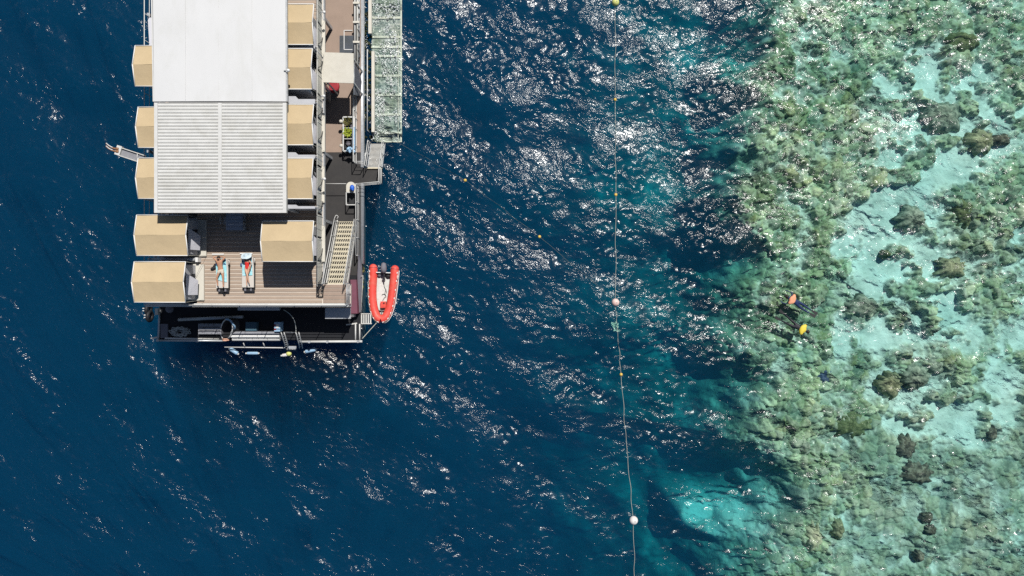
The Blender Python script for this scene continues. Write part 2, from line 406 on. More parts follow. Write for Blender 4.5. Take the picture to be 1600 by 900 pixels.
M['steel_grey'] = pm('grey_trough', (.27, .275, .30), .55, .12, 6)
M['rope'] = pm('pale_rope', (.50, .49, .42), .9, .15, 10)
M['rope_grey'] = pm('grey_rope', (.46, .48, .46), .9, .2, 10)
M['rope_dark'] = pm('wet_dark_rope', (.13, .15, .14), .9, .2, 10)
M['glass_grey'] = pm('grey_table_top', (.40, .44, .52), .4, .06, 4)
M['leaf'] = pm('yellow_green_leaf', (.30, .36, .03), .6, .3, 12)
M['cushion'] = pm('pale_cushion', (.62, .58, .53), .85, .05, 5)
M['towel_blue'] = pm('aqua_towel', (.30, .68, .76), .95, .12, 6, stain=(.75, .82, .84), stain_amt=.9, stain_scale=5)
M['towel_navy'] = pm('navy_towel', (.035, .10, .23), .95, .2, 6)
M['skin_tan'] = pm('tanned_skin', (.50, .27, .17), .55, .06, 5)
M['skin_pale'] = pm('light_skin', (.60, .36, .25), .55, .06, 5)
M['hair'] = pm('dark_hair', (.018, .012, .010), .6, .2, 30)
M['shorts'] = pm('cream_shorts', (.66, .56, .45), .85, .06, 8)
M['swim_red'] = pm('red_swimsuit', (.72, .035, .03), .6, .06, 8)
M['hat'] = pm('pale_sun_hat', (.55, .68, .76), .9, .1, 8, stain=(.8, .84, .86), stain_amt=.8, stain_scale=9)
M['wetsuit'] = pm('black_wetsuit', (.012, .014, .022), .55, .2, 8)
M['wetsuit_blue'] = pm('blue_rash_vest', (.014, .03, .10), .6, .3, 14)
M['vest_yellow'] = pm('yellow_float_vest', (.80, .63, .07), .6, .08, 6)
M['vest_orange'] = pm('orange_float_vest', (.84, .38, .22), .6, .08, 6)
M['buoy_white'] = pm('white_buoy', (.80, .76, .74), .5, .05, 6, stain=(.62, .52, .42), stain_amt=.4, stain_scale=4)
M['buoy_pink'] = pm('faded_pink_buoy', (.80, .56, .50), .5, .06, 5, stain=(.84, .74, .70), stain_amt=.6, stain_scale=3)
M['buoy_lime'] = pm('faded_lime_buoy', (.66, .68, .22), .5, .06, 5)
M['buoy_yellow'] = pm('yellow_float', (.80, .52, .10), .5, .08, 6)
M['net'] = pm('pale_green_net', (.26, .48, .40), .9, .2, 9)

# ------------------------------------------------------------------ mesh builder
def wloc(o):
    v = Vector((0, 0, 0))
    while o is not None: v = v + o.location; o = o.parent
    return v

class MB:
    def __init__(s): s.v = []; s.f = []; s.sm = []
    def add(s, vs, fs, smooth=False):
        b = len(s.v); s.v += [tuple(v) for v in vs]; s.f += [[i + b for i in f] for f in fs]; s.sm += [smooth] * len(fs); return s
    def hexa(s, p):          # 8 points: bottom ring 0-3 anticlockwise, top ring 4-7
        return s.add(p, [(3, 2, 1, 0), (4, 5, 6, 7), (0, 1, 5, 4), (1, 2, 6, 5), (2, 3, 7, 6), (3, 0, 4, 7)])
    def box(s, x0, x1, y0, y1, z0, z1):
        return s.hexa([(x0, y0, z0), (x1, y0, z0), (x1, y1, z0), (x0, y1, z0), (x0, y0, z1), (x1, y0, z1), (x1, y1, z1), (x0, y1, z1)])
    def obox(s, c, sx, sy, sz, rot=None):
        c = Vector(c); m = rot or Matrix.Identity(3)
        q = [(-1, -1, -1), (1, -1, -1), (1, 1, -1), (-1, 1, -1), (-1, -1, 1), (1, -1, 1), (1, 1, 1), (-1, 1, 1)]
        return s.hexa([c + m @ Vector((a * sx / 2, b * sy / 2, d * sz / 2)) for a, b, d in q])
    def beam(s, p, q, w, h, up=(0, 0, 1)):
        p = Vector(p); q = Vector(q); t = (q - p).normalized(); up = Vector(up)
        if abs(t.dot(up)) > .98: up = Vector((0, 1, 0))
        n = t.cross(up).normalized(); u = n.cross(t)
        a = n * w / 2; b = u * h / 2
        return s.hexa([p - a - b, p + a - b, q + a - b, q - a - b, p - a + b, p + a + b, q + a + b, q - a + b])
    def tube(s, pts, r, seg=8, closed=False, cap=True):
        pts = [Vector(p) for p in pts]; n = len(pts); rr = r if hasattr(r, '__len__') else [r] * n
        vs = []; prev = None
        for i, p in enumerate(pts):
            a = pts[i - 1] if (i > 0 or closed) else p; b = pts[(i + 1) % n] if (i < n - 1 or closed) else p
            t = (b - a).normalized()
            if prev is None:
                u = Vector((0, 0, 1)) if abs(t.z) < .9 else Vector((0, 1, 0))
                u = (u - t * u.dot(t)).normalized()
            else: u = (prev - t * prev.dot(t)).normalized()
            prev = u; w = t.cross(u)
            vs += [p + (u * math.cos(k * 2 * math.pi / seg) + w * math.sin(k * 2 * math.pi / seg)) * rr[i] for k in range(seg)]
        fs = []
        for i in range(n if closed else n - 1):
            j = (i + 1) % n
            fs += [(i * seg + k, i * seg + (k + 1) % seg, j * seg + (k + 1) % seg, j * seg + k) for k in range(seg)]
        s.add(vs, fs, True)
        if cap and not closed:
            b = len(s.v) - len(vs)
            s.f.append([b + k for k in range(seg)][::-1]); s.sm.append(False)
            s.f.append([b + (n - 1) * seg + k for k in range(seg)]); s.sm.append(False)
        return s
    def prism(s, pts, z0, z1):
        n = len(pts)
        z0 = z0 if hasattr(z0, '__len__') else [z0] * n; z1 = z1 if hasattr(z1, '__len__') else [z1] * n
        vs = [(p[0], p[1], z) for p, z in zip(pts, z0)] + [(p[0], p[1], z) for p, z in zip(pts, z1)]
        ar = sum(pts[i][0] * pts[(i + 1) % n][1] - pts[(i + 1) % n][0] * pts[i][1] for i in range(n))
        fs = [list(range(n))[::-1], list(range(n, 2 * n))] + [(i, (i + 1) % n, n + (i + 1) % n, n + i) for i in range(n)]
        if ar < 0: fs = [f[::-1] for f in fs]
        return s.add(vs, fs)
    def ball(s, c, rx, ry=None, rz=None, nu=16, nv=10, rot=None):
        ry = ry or rx; rz = rz or rx; c = Vector(c); m = rot or Matrix.Identity(3)
        vs = [c + m @ Vector((0, 0, rz))]
        for j in range(1, nv):
            t = math.pi * j / nv
            vs += [c + m @ Vector((rx * math.sin(t) * math.cos(2 * math.pi * i / nu), ry * math.sin(t) * math.sin(2 * math.pi * i / nu), rz * math.cos(t))) for i in range(nu)]
        vs.append(c + m @ Vector((0, 0, -rz))); e = len(vs) - 1
        fs = [(0, 1 + i, 1 + (i + 1) % nu) for i in range(nu)]
        for j in range(nv - 2):
            a = 1 + j * nu; b = a + nu
            fs += [(a + i, b + i, b + (i + 1) % nu, a + (i + 1) % nu) for i in range(nu)]
        a = 1 + (nv - 2) * nu
        fs += [(a + i, e, a + (i + 1) % nu) for i in range(nu)]
        return s.add(vs, fs, True)
    def sheet(s, grid, th):
        """grid[i][j] of points with thickness th (down)"""
        n = len(grid); m = len(grid[0]); top = [Vector(p) for row in grid for p in row]; bot = [p - Vector((0, 0, th)) for p in top]
        o = n * m; fs = []
        for i in range(n - 1):
            for j in range(m - 1):
                a = i * m + j; q = (a, a + m, a + m + 1, a + 1); fs.append(q); fs.append(tuple(o + k for k in q[::-1]))
        ring = [j for j in range(m)] + [i * m + m - 1 for i in range(1, n)] + [(n - 1) * m + j for j in range(m - 2, -1, -1)] + [i * m for i in range(n - 2, 0, -1)]
        s.add(top + bot, fs, True)
        rv = [top[k] for k in ring] + [bot[k] for k in ring]; r = len(ring)
        return s.add(rv, [(k, (k + 1) % r, r + (k + 1) % r, r + k) for k in range(r)])
    def build(s, name, mat, parent=None, loc=None):
        off = wloc(parent) if parent is not None else Vector(loc if loc is not None else (0, 0, 0))
        me = bpy.data.meshes.new(name)
        me.from_pydata([(v[0] - off.x, v[1] - off.y, v[2] - off.z) for v in s.v], [], s.f)
        me.polygons.foreach_set('use_smooth', s.sm); me.materials.append(mat); me.update()
        bm = bmesh.new(); bm.from_mesh(me); bmesh.ops.recalc_face_normals(bm, faces=bm.faces); bm.to_mesh(me); bm.free()
        o = link_mesh(name, me, parent)
        if parent is None and loc is not None: o.location = loc
        return o

def thing(name, label, cat, loc, group=None):
    o = bpy.data.objects.new(name, None); COL.objects.link(o); o.location = loc; o.empty_display_size = .2
    return tagp(o, label, cat, group)

def dup(root, loc=None, label=None, rotz=None):
    r = root.copy(); COL.objects.link(r)
    if loc is not None: r.location = loc
    if rotz is not None: r.rotation_euler = (0, 0, rotz)
    if label: r['label'] = label
    for ch in list(root.children):
        c = ch.copy(); COL.objects.link(c); c.parent = r
        for g in list(ch.children):
            d = g.copy(); COL.objects.link(d); d.parent = c
    return r

def smooth_path(pts, n=6):
    pts = [Vector(p) for p in pts]; out = []
    for i in range(len(pts) - 1):
        p0 = pts[max(i - 1, 0)]; p1 = pts[i]; p2 = pts[i + 1]; p3 = pts[min(i + 2, len(pts) - 1)]
        for k in range(n):
            t = k / n
            out.append(.5 * ((2 * p1) + (p2 - p0) * t + (2 * p0 - 5 * p1 + 4 * p2 - p3) * t * t + (3 * p1 - p0 - 3 * p2 + p3) * t ** 3))
    out.append(pts[-1]); return out
build_sea()
build_seabed()

ZD, ZL, ZR = 3.6, 0.9, 6.8          # upper deck, lower deck, roof heights
def PX(px, z): return (px - 800) * (H - z) / F
def PY(py, z): return (450 - py) * (H - z) / F
NORTH = 20.0                        # how far the pontoon goes on past the top of the frame

# ------------------------------------------------------------------ pontoon: hull, decks
pontoon = thing('pontoon', 'white and grey moored pontoon with two decks beside the reef', 'pontoon', (PX(400, ZL), 7.0, 0))
XL0, XL1, YL0 = PX(249, ZL), PX(566, ZL), PY(532, ZL)
b = MB(); b.box(XL0, XL1 - .25, YL0, NORTH, -1.3, ZL - .12); b.build('hull', M['hull'], pontoon)
b = MB()
for k in range(170):
    y = random.uniform(0.0, NORTH); b.ball((XL1 - .22 + random.uniform(-.05, .07), y, random.uniform(-.1, .12)), random.uniform(.05, .16), None, random.uniform(.04, .1), 7, 5)
o = b.build('algae_crust', M['algae'], pontoon); o['kind'] = 'stuff'
b = MB(); b.box(XL0, XL1 - .1, YL0, PY(430, ZL) - .004, ZL - .12, ZL); b.build('lower_deck', M['shade_toned_mat'], pontoon)  # front strip: the upper deck's shade is painted into this near-black tone
b = MB(); b.box(XL0, XL1 - .1, PY(430, ZL), PY(238, ZL), ZL - .12, ZL); b.build('lower_deck', M['dark_deck'], pontoon)
b = MB(); b.box(XL0, XL1 - .1, PY(238, ZL) + .004, NORTH, ZL - .12, ZL); b.build('lower_deck', M['tan_deck'], pontoon)
# landing that steps out beside the gangway
b = MB(); b.box(XL1 - .1 + .004, PX(597, ZL), PY(286, ZL), PY(262, ZL), ZL - .14, ZL - .01); b.build('landing', M['dark_deck'], pontoon)
b = MB(); b.tube([(XL1 - .06, PY(412, ZL), .72), (XL1 - .06, NORTH, .72)], .16, 14); b.build('edge_pipe', M['galv'], pontoon)
# floor hatch and steel grate on the tan deck
b = MB()
gx0, gx1, gy0, gy1 = PX(531, ZL), PX(552, ZL), PY(83, ZL), PY(56, ZL)
for k in range(14):
    x = gx0 + (gx1 - gx0) * k / 13; b.box(x - .012, x + .012, gy0, gy1, ZL + .004, ZL + .03)
for k in range(16):
    y = gy0 + (gy1 - gy0) * k / 15; b.box(gx0, gx1, y - .01, y + .01, ZL + .006, ZL + .026)
b.build('floor_grate', M['hull'], pontoon)
b = MB(); b.box(gx0, gx1, gy0, gy1, ZL, ZL + .0045); b.build('grate_well', M['black'], pontoon)
b = MB()
lx0, lx1, ly0, ly1 = PX(538, ZL), PX(551, ZL), PY(78, ZL), PY(48, ZL)
for q in ((lx0, ly0, lx0, ly1), (lx0, ly1, lx1, ly1), (lx0, ly0, lx1, ly0)):
    b.beam((q[0], q[1], ZL + .05), (q[2], q[3], ZL + .05), .04, .03)
b.build('hatch_frame', M['trim'], pontoon)
# upper deck
XD0, XD1, YD0 = -18.2, -10.93, PY(474, ZD)
YD1 = NORTH
b = MB(); b.box(XD0 - .02, XD1, YD0, YD1, ZD - .30, ZD - .028); b.build('upper_deck_base', M['joint'], pontoon)
pitch = 5.92 * (H - ZD) / F; w = pitch - .05
proto = None; y = YD0 + .02; k = 0
while y < YD1:
    if proto is None:
        q = MB()
        for s0 in range(6):                                     # a board, slightly crowned
            pass
        q.box(XD0, XD1 - .05, y, y + w, ZD - .026, ZD); proto = q.build('deck_plank', M['plank'], pontoon)
    else:
        d = proto.copy(); COL.objects.link(d); d.location = (random.uniform(-.02, .02), k * pitch, random.uniform(-.003, .003))
    k += 1; y += pitch
# landing at the head of the stairs: wider planks
XS0, XS1 = PX(506.5, ZD), PX(547.5, ZD)
b = MB(); b.box(XD1 + .004, XS1, YD0, PY(444, ZD), ZD - .30, ZD - .03); b.build('stair_landing_base', M['joint'], pontoon)
proto2 = None
n = 5; ph = (PY(444, ZD) - YD0 - .02) / n
for k in range(n):
    if proto2 is None:
        q = MB(); q.box(XD1 + .01, XS1 - .03, YD0 + .02, YD0 + .02 + ph - .03, ZD - .026, ZD + .003); proto2 = q.build('landing_plank', M['tan_deck'], pontoon)
    else:
        d = proto2.copy(); COL.objects.link(d); d.location = (0, k * ph, 0)
# deck edge beams
b = MB(); b.box(PX(228, ZD), XS1, YD0 - .2, YD0 - .003, ZD - .30, ZD + .05); b.build('edge_beam', M['frame_white'], pontoon)
b = MB(); b.box(PX(372, 3.1), PX(437, 3.1), PY(485, 3.1), PY(479, 3.1), 2.95, 3.15); b.build('awning_box', M['galv'], pontoon)
b = MB(); b.box(XD1 + .003, XD1 + .07, PY(444, ZD), YD1, ZD - .30, ZD - .02); b.build('edge_beam', M['galv'], pontoon)
# steel frame and open walkway under the left row of tents
XW0 = -20.75
for k, yy in enumerate(np.arange(YD0 - .1, NORTH, 1.25)):
    b = MB(); b.box(XW0, XD0 - .03, yy - .05, yy + .05, ZD - .42, ZD - .302); b.build('walkway_bracket', M['galv'], pontoon)
b = MB(); b.box(XW0 - .06, XW0 + .06, YD0 - .2, NORTH, ZD - .30, ZD - .14); b.build('walkway_beam', M['galv'], pontoon)
b = MB(); b.box(XW0 + 1.0, XW0 + 1.08, YD0, NORTH, ZD - .30, ZD - .18); b.build('walkway_beam', M['galv'], pontoon)
b = MB()
for yy in np.arange(YD0, NORTH, .16): b.box(XW0 + .07, XW0 + .62, yy, yy + .03, ZD - .135, ZD - .10)
for xx in (XW0 + .1, XW0 + .35, XW0 + .6): b.box(xx, xx + .02, YD0, NORTH, ZD - .16, ZD - .137)
b.build('walkway_grating', M['galv'], pontoon)
# posts that carry the upper deck
for xx in (XL0 + .5, -17.5, -14.5, -11.15):
    for yy in (YL0 + .9, YD0 + .5, 4.0, 8.0, 12.0, 16.0):
        if yy < YD0 and xx > -12: continue
        if yy < YD0: continue
        q = MB(); q.box(xx - .08, xx + .08, yy - .08, yy + .08, ZL, ZD - .43); q.build('deck_post', M['galv'], pontoon)
# small mid-height platform south of the landing
b = MB(); b.box(PX(508, 2.5), PX(548, 2.5), PY(498, 2.5), PY(481, 2.5), 2.42, 2.5); b.build('step_platform', M['galv'], pontoon)
for xx in (PX(510, 2.4), PX(546, 2.4)):
    b = MB(); b.box(xx - .05, xx + .05, PY(496, 2.4), PY(492, 2.4), ZL, 2.417); b.build('platform_post', M['galv'], pontoon)

# ------------------------------------------------------------------ roofs
Rz = ZR
def Q(px, py, z): return P(px, py, z)
wr = thing('roof_canopy', 'large flat white roof over the upper deck of the pontoon', 'roof', (PX(343, ZD), PY(60, ZD), ZD))
g = []
for i in range(13):
    row = []
    for j in range(9):
        u = j / 8; v = i / 12
        xl = 237.5 + 3.3 * v; xr = 445.5 + 1.2 * v
        p = Q(xl + (xr - xl) * u, -110 + 268.5 * v, Rz)
        p.z += .05 * math.sin(math.pi * u) + .012 * math.sin(i * 2.1) * math.sin(math.pi * u)
        row.append(p)
    g.append(row)
MB().sheet([r[::-1] for r in g], .06).build('roof_sheet', M['roof_white'], wr)
for px in (289, 341, 393):
    b = MB(); b.beam(Q(px, -100, Rz + .052), Q(px + .6, 156, Rz + .052), .03, .012); b.build('seam', M['roof_white'], wr)
b = MB(); b.beam(Q(447.6, -70, Rz - .12), Q(448.6, 159, Rz - .12), .09, .14); b.build('gutter', M['galv'], wr)
b = MB(); b.beam(Q(236.6, -70, Rz - .06), Q(240.6, 159, Rz - .06), .07, .12); b.build('fascia', M['frame_white'], wr)
for (px, py) in ((250, 20), (250, 150), (438, 20), (438, 150)):
    p = Q(px, py, Rz); q = MB(); q.box(p.x - .06, p.x + .06, p.y - .06, p.y + .06, ZD, Rz - .07); q.build('column', M['frame_white'], wr)

lr = thing('louvre_roof', 'ribbed pale roof of long slats next to the plain white roof', 'roof', (PX(343, ZD), PY(246, ZD), ZD))
def side(px0, px1, py0, py1, h=.16, dz=0.0):
    a, c = Q(px0, py0, Rz), Q(px1, py1, Rz); q = MB(); q.box(a.x, c.x, c.y, a.y, Rz - h, Rz + .03 + dz); return q
side(241.2, 246.6, 160.5, 332.5).build('side_beam', M['frame_white'], lr)
side(442.0, 447.6, 160.5, 332.5).build('side_beam', M['frame_white'], lr)
side(341.2, 346.8, 160.5, 327.6, dz=.004).build('middle_beam', M['frame_white'], lr)
side(246.7, 441.9, 327.7, 332.5, dz=-.003).build('end_beam', M['frame_white'], lr)
side(246.7, 441.9, 160.5, 161.4, dz=-.003).build('end_beam', M['frame_white'], lr)
sp = (327.6 - 161.6) / 32
for (a, c) in ((246.8, 341.1), (346.9, 441.9)):
    x0, x1 = PX(a, Rz), PX(c, Rz); base = None
    for k in range(32):
        yc = PY(161.6 + sp * (k + .5), Rz)
        if base is None:
            q = MB(); hw = sp * (H - Rz) / F * .5
            # profile: flat crown with a dropped lip on the near side, so a dark joint shows
            prof = [(hw * .97, -.055), (hw * .91, .0), (hw * .5, .010), (-hw * .30, .006), (-hw * .45, -.020), (-hw * .74, -.022), (-hw * .84, -.055), (-hw * .84, -.065), (hw * .97, -.065)] or [(hw * .96, -.030), (hw * .86, .002), (-hw * .42, .012), (-hw * .62, -.012), (-hw * .96, -.030), (-hw * .96, -.038), (hw * .96, -.038)]
            vs = [(x0, yc + y_, Rz + z_) for y_, z_ in prof] + [(x1, yc + y_, Rz + z_) for y_, z_ in prof]; m_ = len(prof)
            q.add(vs, [list(range(m_)), list(range(m_, 2 * m_))[::-1]] + [(i, (i + 1) % m_, m_ + (i + 1) % m_, m_ + i) for i in range(m_)])
            base = q.build('slat', M['slat'], lr); y0c = yc
        else:
            d = base.copy(); COL.objects.link(d); d.location = (0, yc - y0c, random.uniform(-.002, .002))
for (px, py) in ((250, 170), (250, 322), (437, 170), (437, 322)):
    p = Q(px, py, Rz); q = MB(); q.box(p.x - .06, p.x + .06, p.y - .06, p.y + .06, ZD, Rz - .165); q.build('column', M['frame_white'], lr)

# ------------------------------------------------------------------ tents
ZE, ZT = 5.9, 6.17
TL, TW = 2.80, 2.21                      # roof length (x) and width (y)
def make_tent():
    t = thing('tent', 'x', 'tent', (0, 0, 0), 'tan roofed tents in two rows on the upper deck')
    t.location = (0, 0, ZD)
    x0, x1, y0, y1 = -TL / 2, TL / 2, -TW / 2, TW / 2
    ov = .16                                    # ridge runs out past the eaves
    # two roof panels with a slight sag
    for s in (1, -1):
        g = []
        for i in range(13):
            u = i / 12; row = []
            for j in range(7):
                v = j / 6                        # 0 ridge, 1 eave
                xa = x0 * 1.0 ; xb = x1
                x = xa + (xb - xa) * u
                sag = -.022 * math.sin(math.pi * v) * (1 - .5 * abs(2 * u - 1)) - .008 * math.sin(u * 9.4 + s)
                row.append((x, s * (TW / 2) * v, ZT + (ZE - ZT) * v + sag))
            g.append(row)
        q = MB(); q.sheet(g if s < 0 else g, .012); pn = q.build('roof_panel', M['tan'], None); pn.parent = t; pn.location = (0, 0, -ZD)
    def part(mb, name, mat, par=None):
        o = mb.build(name, mat); o.parent = par or t
        o.location = (0, 0, -ZD) if par is None else (0, 0, 0); return o
    q = MB()
    for s in (1, -1):
        q.tube([(x0, 0, ZT + .01), (x0, s * TW / 2, ZE + .008)], .028, 6); q.tube([(x1, 0, ZT + .01), (x1, s * TW / 2, ZE + .008)], .028, 6)
        q.tube([(x0, s * TW / 2, ZE + .008), (x1, s * TW / 2, ZE + .008)], .026, 6)
    part(q, 'roof_trim', M['trim'])
    # canvas body
    bx0, bx1, by = x0 + .42, x1 - .46, TW / 2 - .14
    for s in (1, -1):
        q = MB(); q.box(bx0, bx1, s * by - .012, s * by + .012, ZD + .13, ZE - .05)
        part(q, 'side_wall', M['canvas'])
    for xx, nm in ((bx0, 'end_wall'), (bx1, 'end_wall')):
        q = MB(); pts = [(-by + .013, ZD + .13), (by - .013, ZD + .13), (by - .013, ZE - .06), (0, ZT - .06), (-by + .013, ZE - .06)]
        vs = [(xx - .01, a, c) for a, c in pts] + [(xx + .01, a, c) for a, c in pts]
        q.add(vs, [(0, 1, 2, 3, 4), (9, 8, 7, 6, 5)] + [(i, (i + 1) % 5, 5 + (i + 1) % 5, 5 + i) for i in range(5)])
        w_ = part(q, nm, M['canvas'])
        if xx == bx1:
            q = MB(); q.add([(bx1 + .014, -.5, ZD + .2), (bx1 + .014, .5, ZD + .2), (bx1 + .014, .3, ZE - .4), (bx1 + .014, -.3, ZE - .4),
                             (bx1 + .024, -.5, ZD + .2), (bx1 + .024, .5, ZD + .2), (bx1 + .024, .3, ZE - .4), (bx1 + .024, -.3, ZE - .4)],
                            [(3, 2, 1, 0), (4, 5, 6, 7), (0, 1, 5, 4), (1, 2, 6, 5), (2, 3, 7, 6), (3, 0, 4, 7)])
            part(q, 'door_screen', M['mesh_dark'], w_)
    # a canvas flap propped out of the end wall
    q = MB(); z1 = ZD + 1.35; z0 = ZD + .45
    q.hexa([(bx1 + .03, -.72, z1 - .02), (bx1 + .26, -.72, z0), (bx1 + .30, .10, z0), (bx1 + .03, .50, z1 - .02),
            (bx1 + .03, -.72, z1), (bx1 + .28, -.72, z0 + .015), (bx1 + .32, .10, z0 + .015), (bx1 + .03, .50, z1)])
    fl = part(q, 'door_flap', M['flap'])
    q = MB(); q.box(bx0 - .06, bx1 + .48, -by - .08, by + .08, ZD + .012, ZD + .125); part(q, 'base', M['cream'])
    for xx in (bx0 + .04, bx1 - .04):
        for s in (1, -1):
            q = MB(); q.tube([(xx, s * (by - .06), ZD + .126), (xx, s * (by - .06), ZE - .03)], .025, 6); part(q, 'pole', M['frame_white'])
    # guy lines from the eaves to the base
    for xx, xb in ((x0, bx0 - .05), (x1, bx1 + .46)):
        for s in (1, -1):
            q = MB(); q.tube([(xx, s * TW / 2, ZE), (xb, s * (by + .05), ZD + .12)], .008, 4); part(q, 'guy_line', M['rope'])
    return t
tent0 = make_tent()
TENTS = [  # eave end px (left row: left end; right row: right end), y centre
    ('L', 211.2, 103.0, 'tan roofed tent left of the plain white roof, nearest the top edge'),
    ('L', 216.0, 199.0, 'tan roofed tent left of the slatted roof, just above the grey boom arm'),
    ('L', 216.0, 278.6, 'tan roofed tent left of the slatted roof, just below the grey boom arm'),
    ('L', 213.6, 367.6, 'tan roofed tent with a dark notch of roof shadow, at the left deck edge'),
    ('L', 209.8, 440.6, 'fully sunlit tan roofed tent at the lower left corner of the deck'),
    ('R', 490.3, 38.0, 'tan roofed tent right of the white roof, closest to the top of the frame'),
    ('R', 488.2, 107.6, 'tan roofed tent right of the white roof, beside a small white lamp'),
    ('R', 490.0, 194.8, 'tan roofed tent right of the slatted roof, next to the white roof seam'),
    ('R', 489.4, 279.0, 'tan roofed tent right of the slatted roof, across from the blue crate'),
    ('R', 490.2, 377.0, 'tan roofed tent on the open deck casting a broad shadow onto the planks')]
for k, (sd, px, py, lab) in enumerate(TENTS):
    cx = PX(px, ZE) + (TL / 2 if sd == 'L' else -TL / 2); cy = PY(py, ZE)
    if k == 0: t = tent0; t.location = (cx, cy, ZD); t['label'] = lab
    else: t = dup(tent0, (cx, cy, ZD), lab)
bpy.data.objects  # (tents stand on the deck and on the frame left of it)
# ------------------------------------------------------------------ railings
def railing(name, label, path, h, posts=1.3, rails=(1.0, .55), r=.022, mat='galv', group=None, infill=None, pmat=None, cat='railing'):
    """railing along a polyline of base points"""
    path = [Vector(p) for p in path]
    t = thing(name, label, cat, path[0], group)
    for fr in rails:
        q = MB(); q.tube([p + Vector((0, 0, h * fr)) for p in path], r if fr > .9 else r * .75, 8); q.build('rail', M[mat], t)
    for a, c in zip(path[:-1], path[1:]):
        n = max(1, round((c - a).length / posts))
        for k in range(n + (1 if c is path[-1] else 0)):
            p = a + (c - a) * k / n; q = MB(); q.tube([p, p + Vector((0, 0, h))], r * .9, 6); q.build('post', M[mat], t)
        if infill:
            q = MB(); d = (c - a); L_ = d.length; nn = int(L_ / infill)
            for k in range(1, nn):
                p = a + d * k / nn; q.tube([p + Vector((0, 0, .06)), p + Vector((0, 0, h * .97))], .007, 3, cap=False)
            o = q.build('wire_mesh', M[pmat or mat], t); o['kind'] = 'stuff'
            q = MB()
            for zz in np.arange(.1, h, infill * 1.4): q.tube([a + Vector((0, 0, zz)), c + Vector((0, 0, zz))], .007, 3, cap=False)
            o = q.build('wire_mesh', M[pmat or mat], t); o['kind'] = 'stuff'
    return t

YG = PY(466, ZD)
rr = railing('railing', 'long pale panelled railing along the right edge of the upper deck', [(XD1 - .03, PY(447, ZD), ZD), (XD1 - .03, NORTH, ZD)], 1.1, 1.35, (1.0, .06), .026, 'steel_pale')
# perforated cream panels between the posts
yy = PY(445, ZD); k = 0
while yy < NORTH - 1:
    q = MB(); q.box(XD1 - .040, XD1 - .026, yy + .05, yy + 1.28, ZD + .12, ZD + 1.04); q.build('panel', M['cream'], rr)
    if k % 3 != 2:                                   # a dark hose or strap hung on the outside of the panel
        pts = smooth_path([(XD1 - .0, yy + .1, ZD + .95), (XD1 + .06, yy + .3, ZD + .62), (XD1 + .03, yy + .52, ZD + .30), (XD1 + .02, yy + .75, ZD + .12)], 4)
        q = MB(); q.tube(pts, .022, 5); q.build('strap', M['black'], rr)
    yy += 1.35; k += 1
gt = thing('gate', 'narrow open black framed gate at the end of the pale panelled railing', 'gate', (PX(498, ZD), YG, ZD))
q = MB(); a = [(PX(496.5, 4.6), PY(447, 4.6), 4.6), (PX(505.5, 4.6), PY(447, 4.6), 4.6), (PX(504, ZD + .05), PY(464, ZD), ZD + .05), (PX(497.5, ZD + .05), PY(464, ZD), ZD + .05)]
q.tube(a, .035, 6, closed=True); q.build('frame', M['black'], gt)
q = MB(); q.tube([a[1], a[3]], .018, 5); q.build('brace', M['black'], gt)

bt = railing('railing', 'white railing along the lower edge of the upper deck', [(PX(291, ZD), YD0 - .08, ZD + .05), (XS1 - .02, YD0 - .08, ZD + .05)], 1.05, 1.5, (1.0, .7, .4), .024, 'frame_white')
q = MB(); q.box(PX(291, 3.7), XS1 - .15, YD0 - .105, YD0 - .06, ZD + .051, ZD + .19); q.build('kick_board', M['trim'], bt)
railing('railing', 'galvanised railing at the outer side of the stair landing', [(XS1 + .02, YD0 - .05, ZD), (XS1 + .02, PY(443, ZD), ZD)], 1.05, .6, (1.0, .75, .5, .25), .022, 'galv')
railing('railing', 'pale railing on the far left walkway beside the tents', [(XW0, YD0 - .1, ZD - .14), (XW0, NORTH, ZD - .14)], 1.1, 1.5, (1.0, .5), .024, 'frame_white')

# ------------------------------------------------------------------ staircase
st = thing('staircase', 'cream slotted metal staircase from the lower deck up to the upper deck', 'staircase', (PX(540, ZL), PY(346, ZL), ZL))
sy0, sy1 = PY(346, ZL), PY(444, ZD) ; sx0, sx1 = -10.72, -9.52
nT = 14; rise = (ZD - ZL) / (nT + .0); going = (sy0 - sy1) / nT
base = None
for k in range(nT):
    y = sy0 - going * (k + .5); z = ZL + rise * (k + .75)
    if base is None:
        q = MB(); d = going * 1.02
        q.box(sx0 + .05, sx1 - .05, y - d * .5, y - d * .20, z - .03, z)
        q.box(sx0 + .05, sx1 - .05, y + d * .34, y + d * .44, z - .03, z)
        for j in range(9):
            xa = sx0 + .06 + j * .13; q.hexa([(xa, y - d * .199, z - .028), (xa + .045, y - d * .199, z - .028), (xa + .115, y + d * .339, z - .028), (xa + .07, y + d * .339, z - .028),
                                              (xa, y - d * .199, z - .002), (xa + .045, y - d * .199, z - .002), (xa + .115, y + d * .339, z - .002), (xa + .07, y + d * .339, z - .002)])
        base = q.build('tread', M['tread'], st); b0 = (y, z)
    else:
        o = base.copy(); COL.objects.link(o); o.location = (0, y - b0[0], z - b0[1])
for xx in (sx0, sx1):
    q = MB(); q.beam((xx, sy0, ZL + .12), (xx, sy1, ZD - .05), .05, .24); q.build('stringer', M['steel_pale'], st)
    for hh, rr_ in ((.98, .026), (.52, .018)):
        q = MB(); pts = [(xx, sy0 + .05, ZL + hh), (xx, sy1, ZD + hh)]
        q.tube(pts, rr_, 8); q.build('handrail', M['frame_white'], st)
    for u in (0.02, .25, .5, .75, .98):
        y = sy0 + (sy1 - sy0) * u; z = ZL + (ZD - ZL) * u; q = MB(); q.tube([(xx, y, z + .1), (xx, y, z + .98)], .022, 6); q.build('post', M['galv'], st)
q = MB()
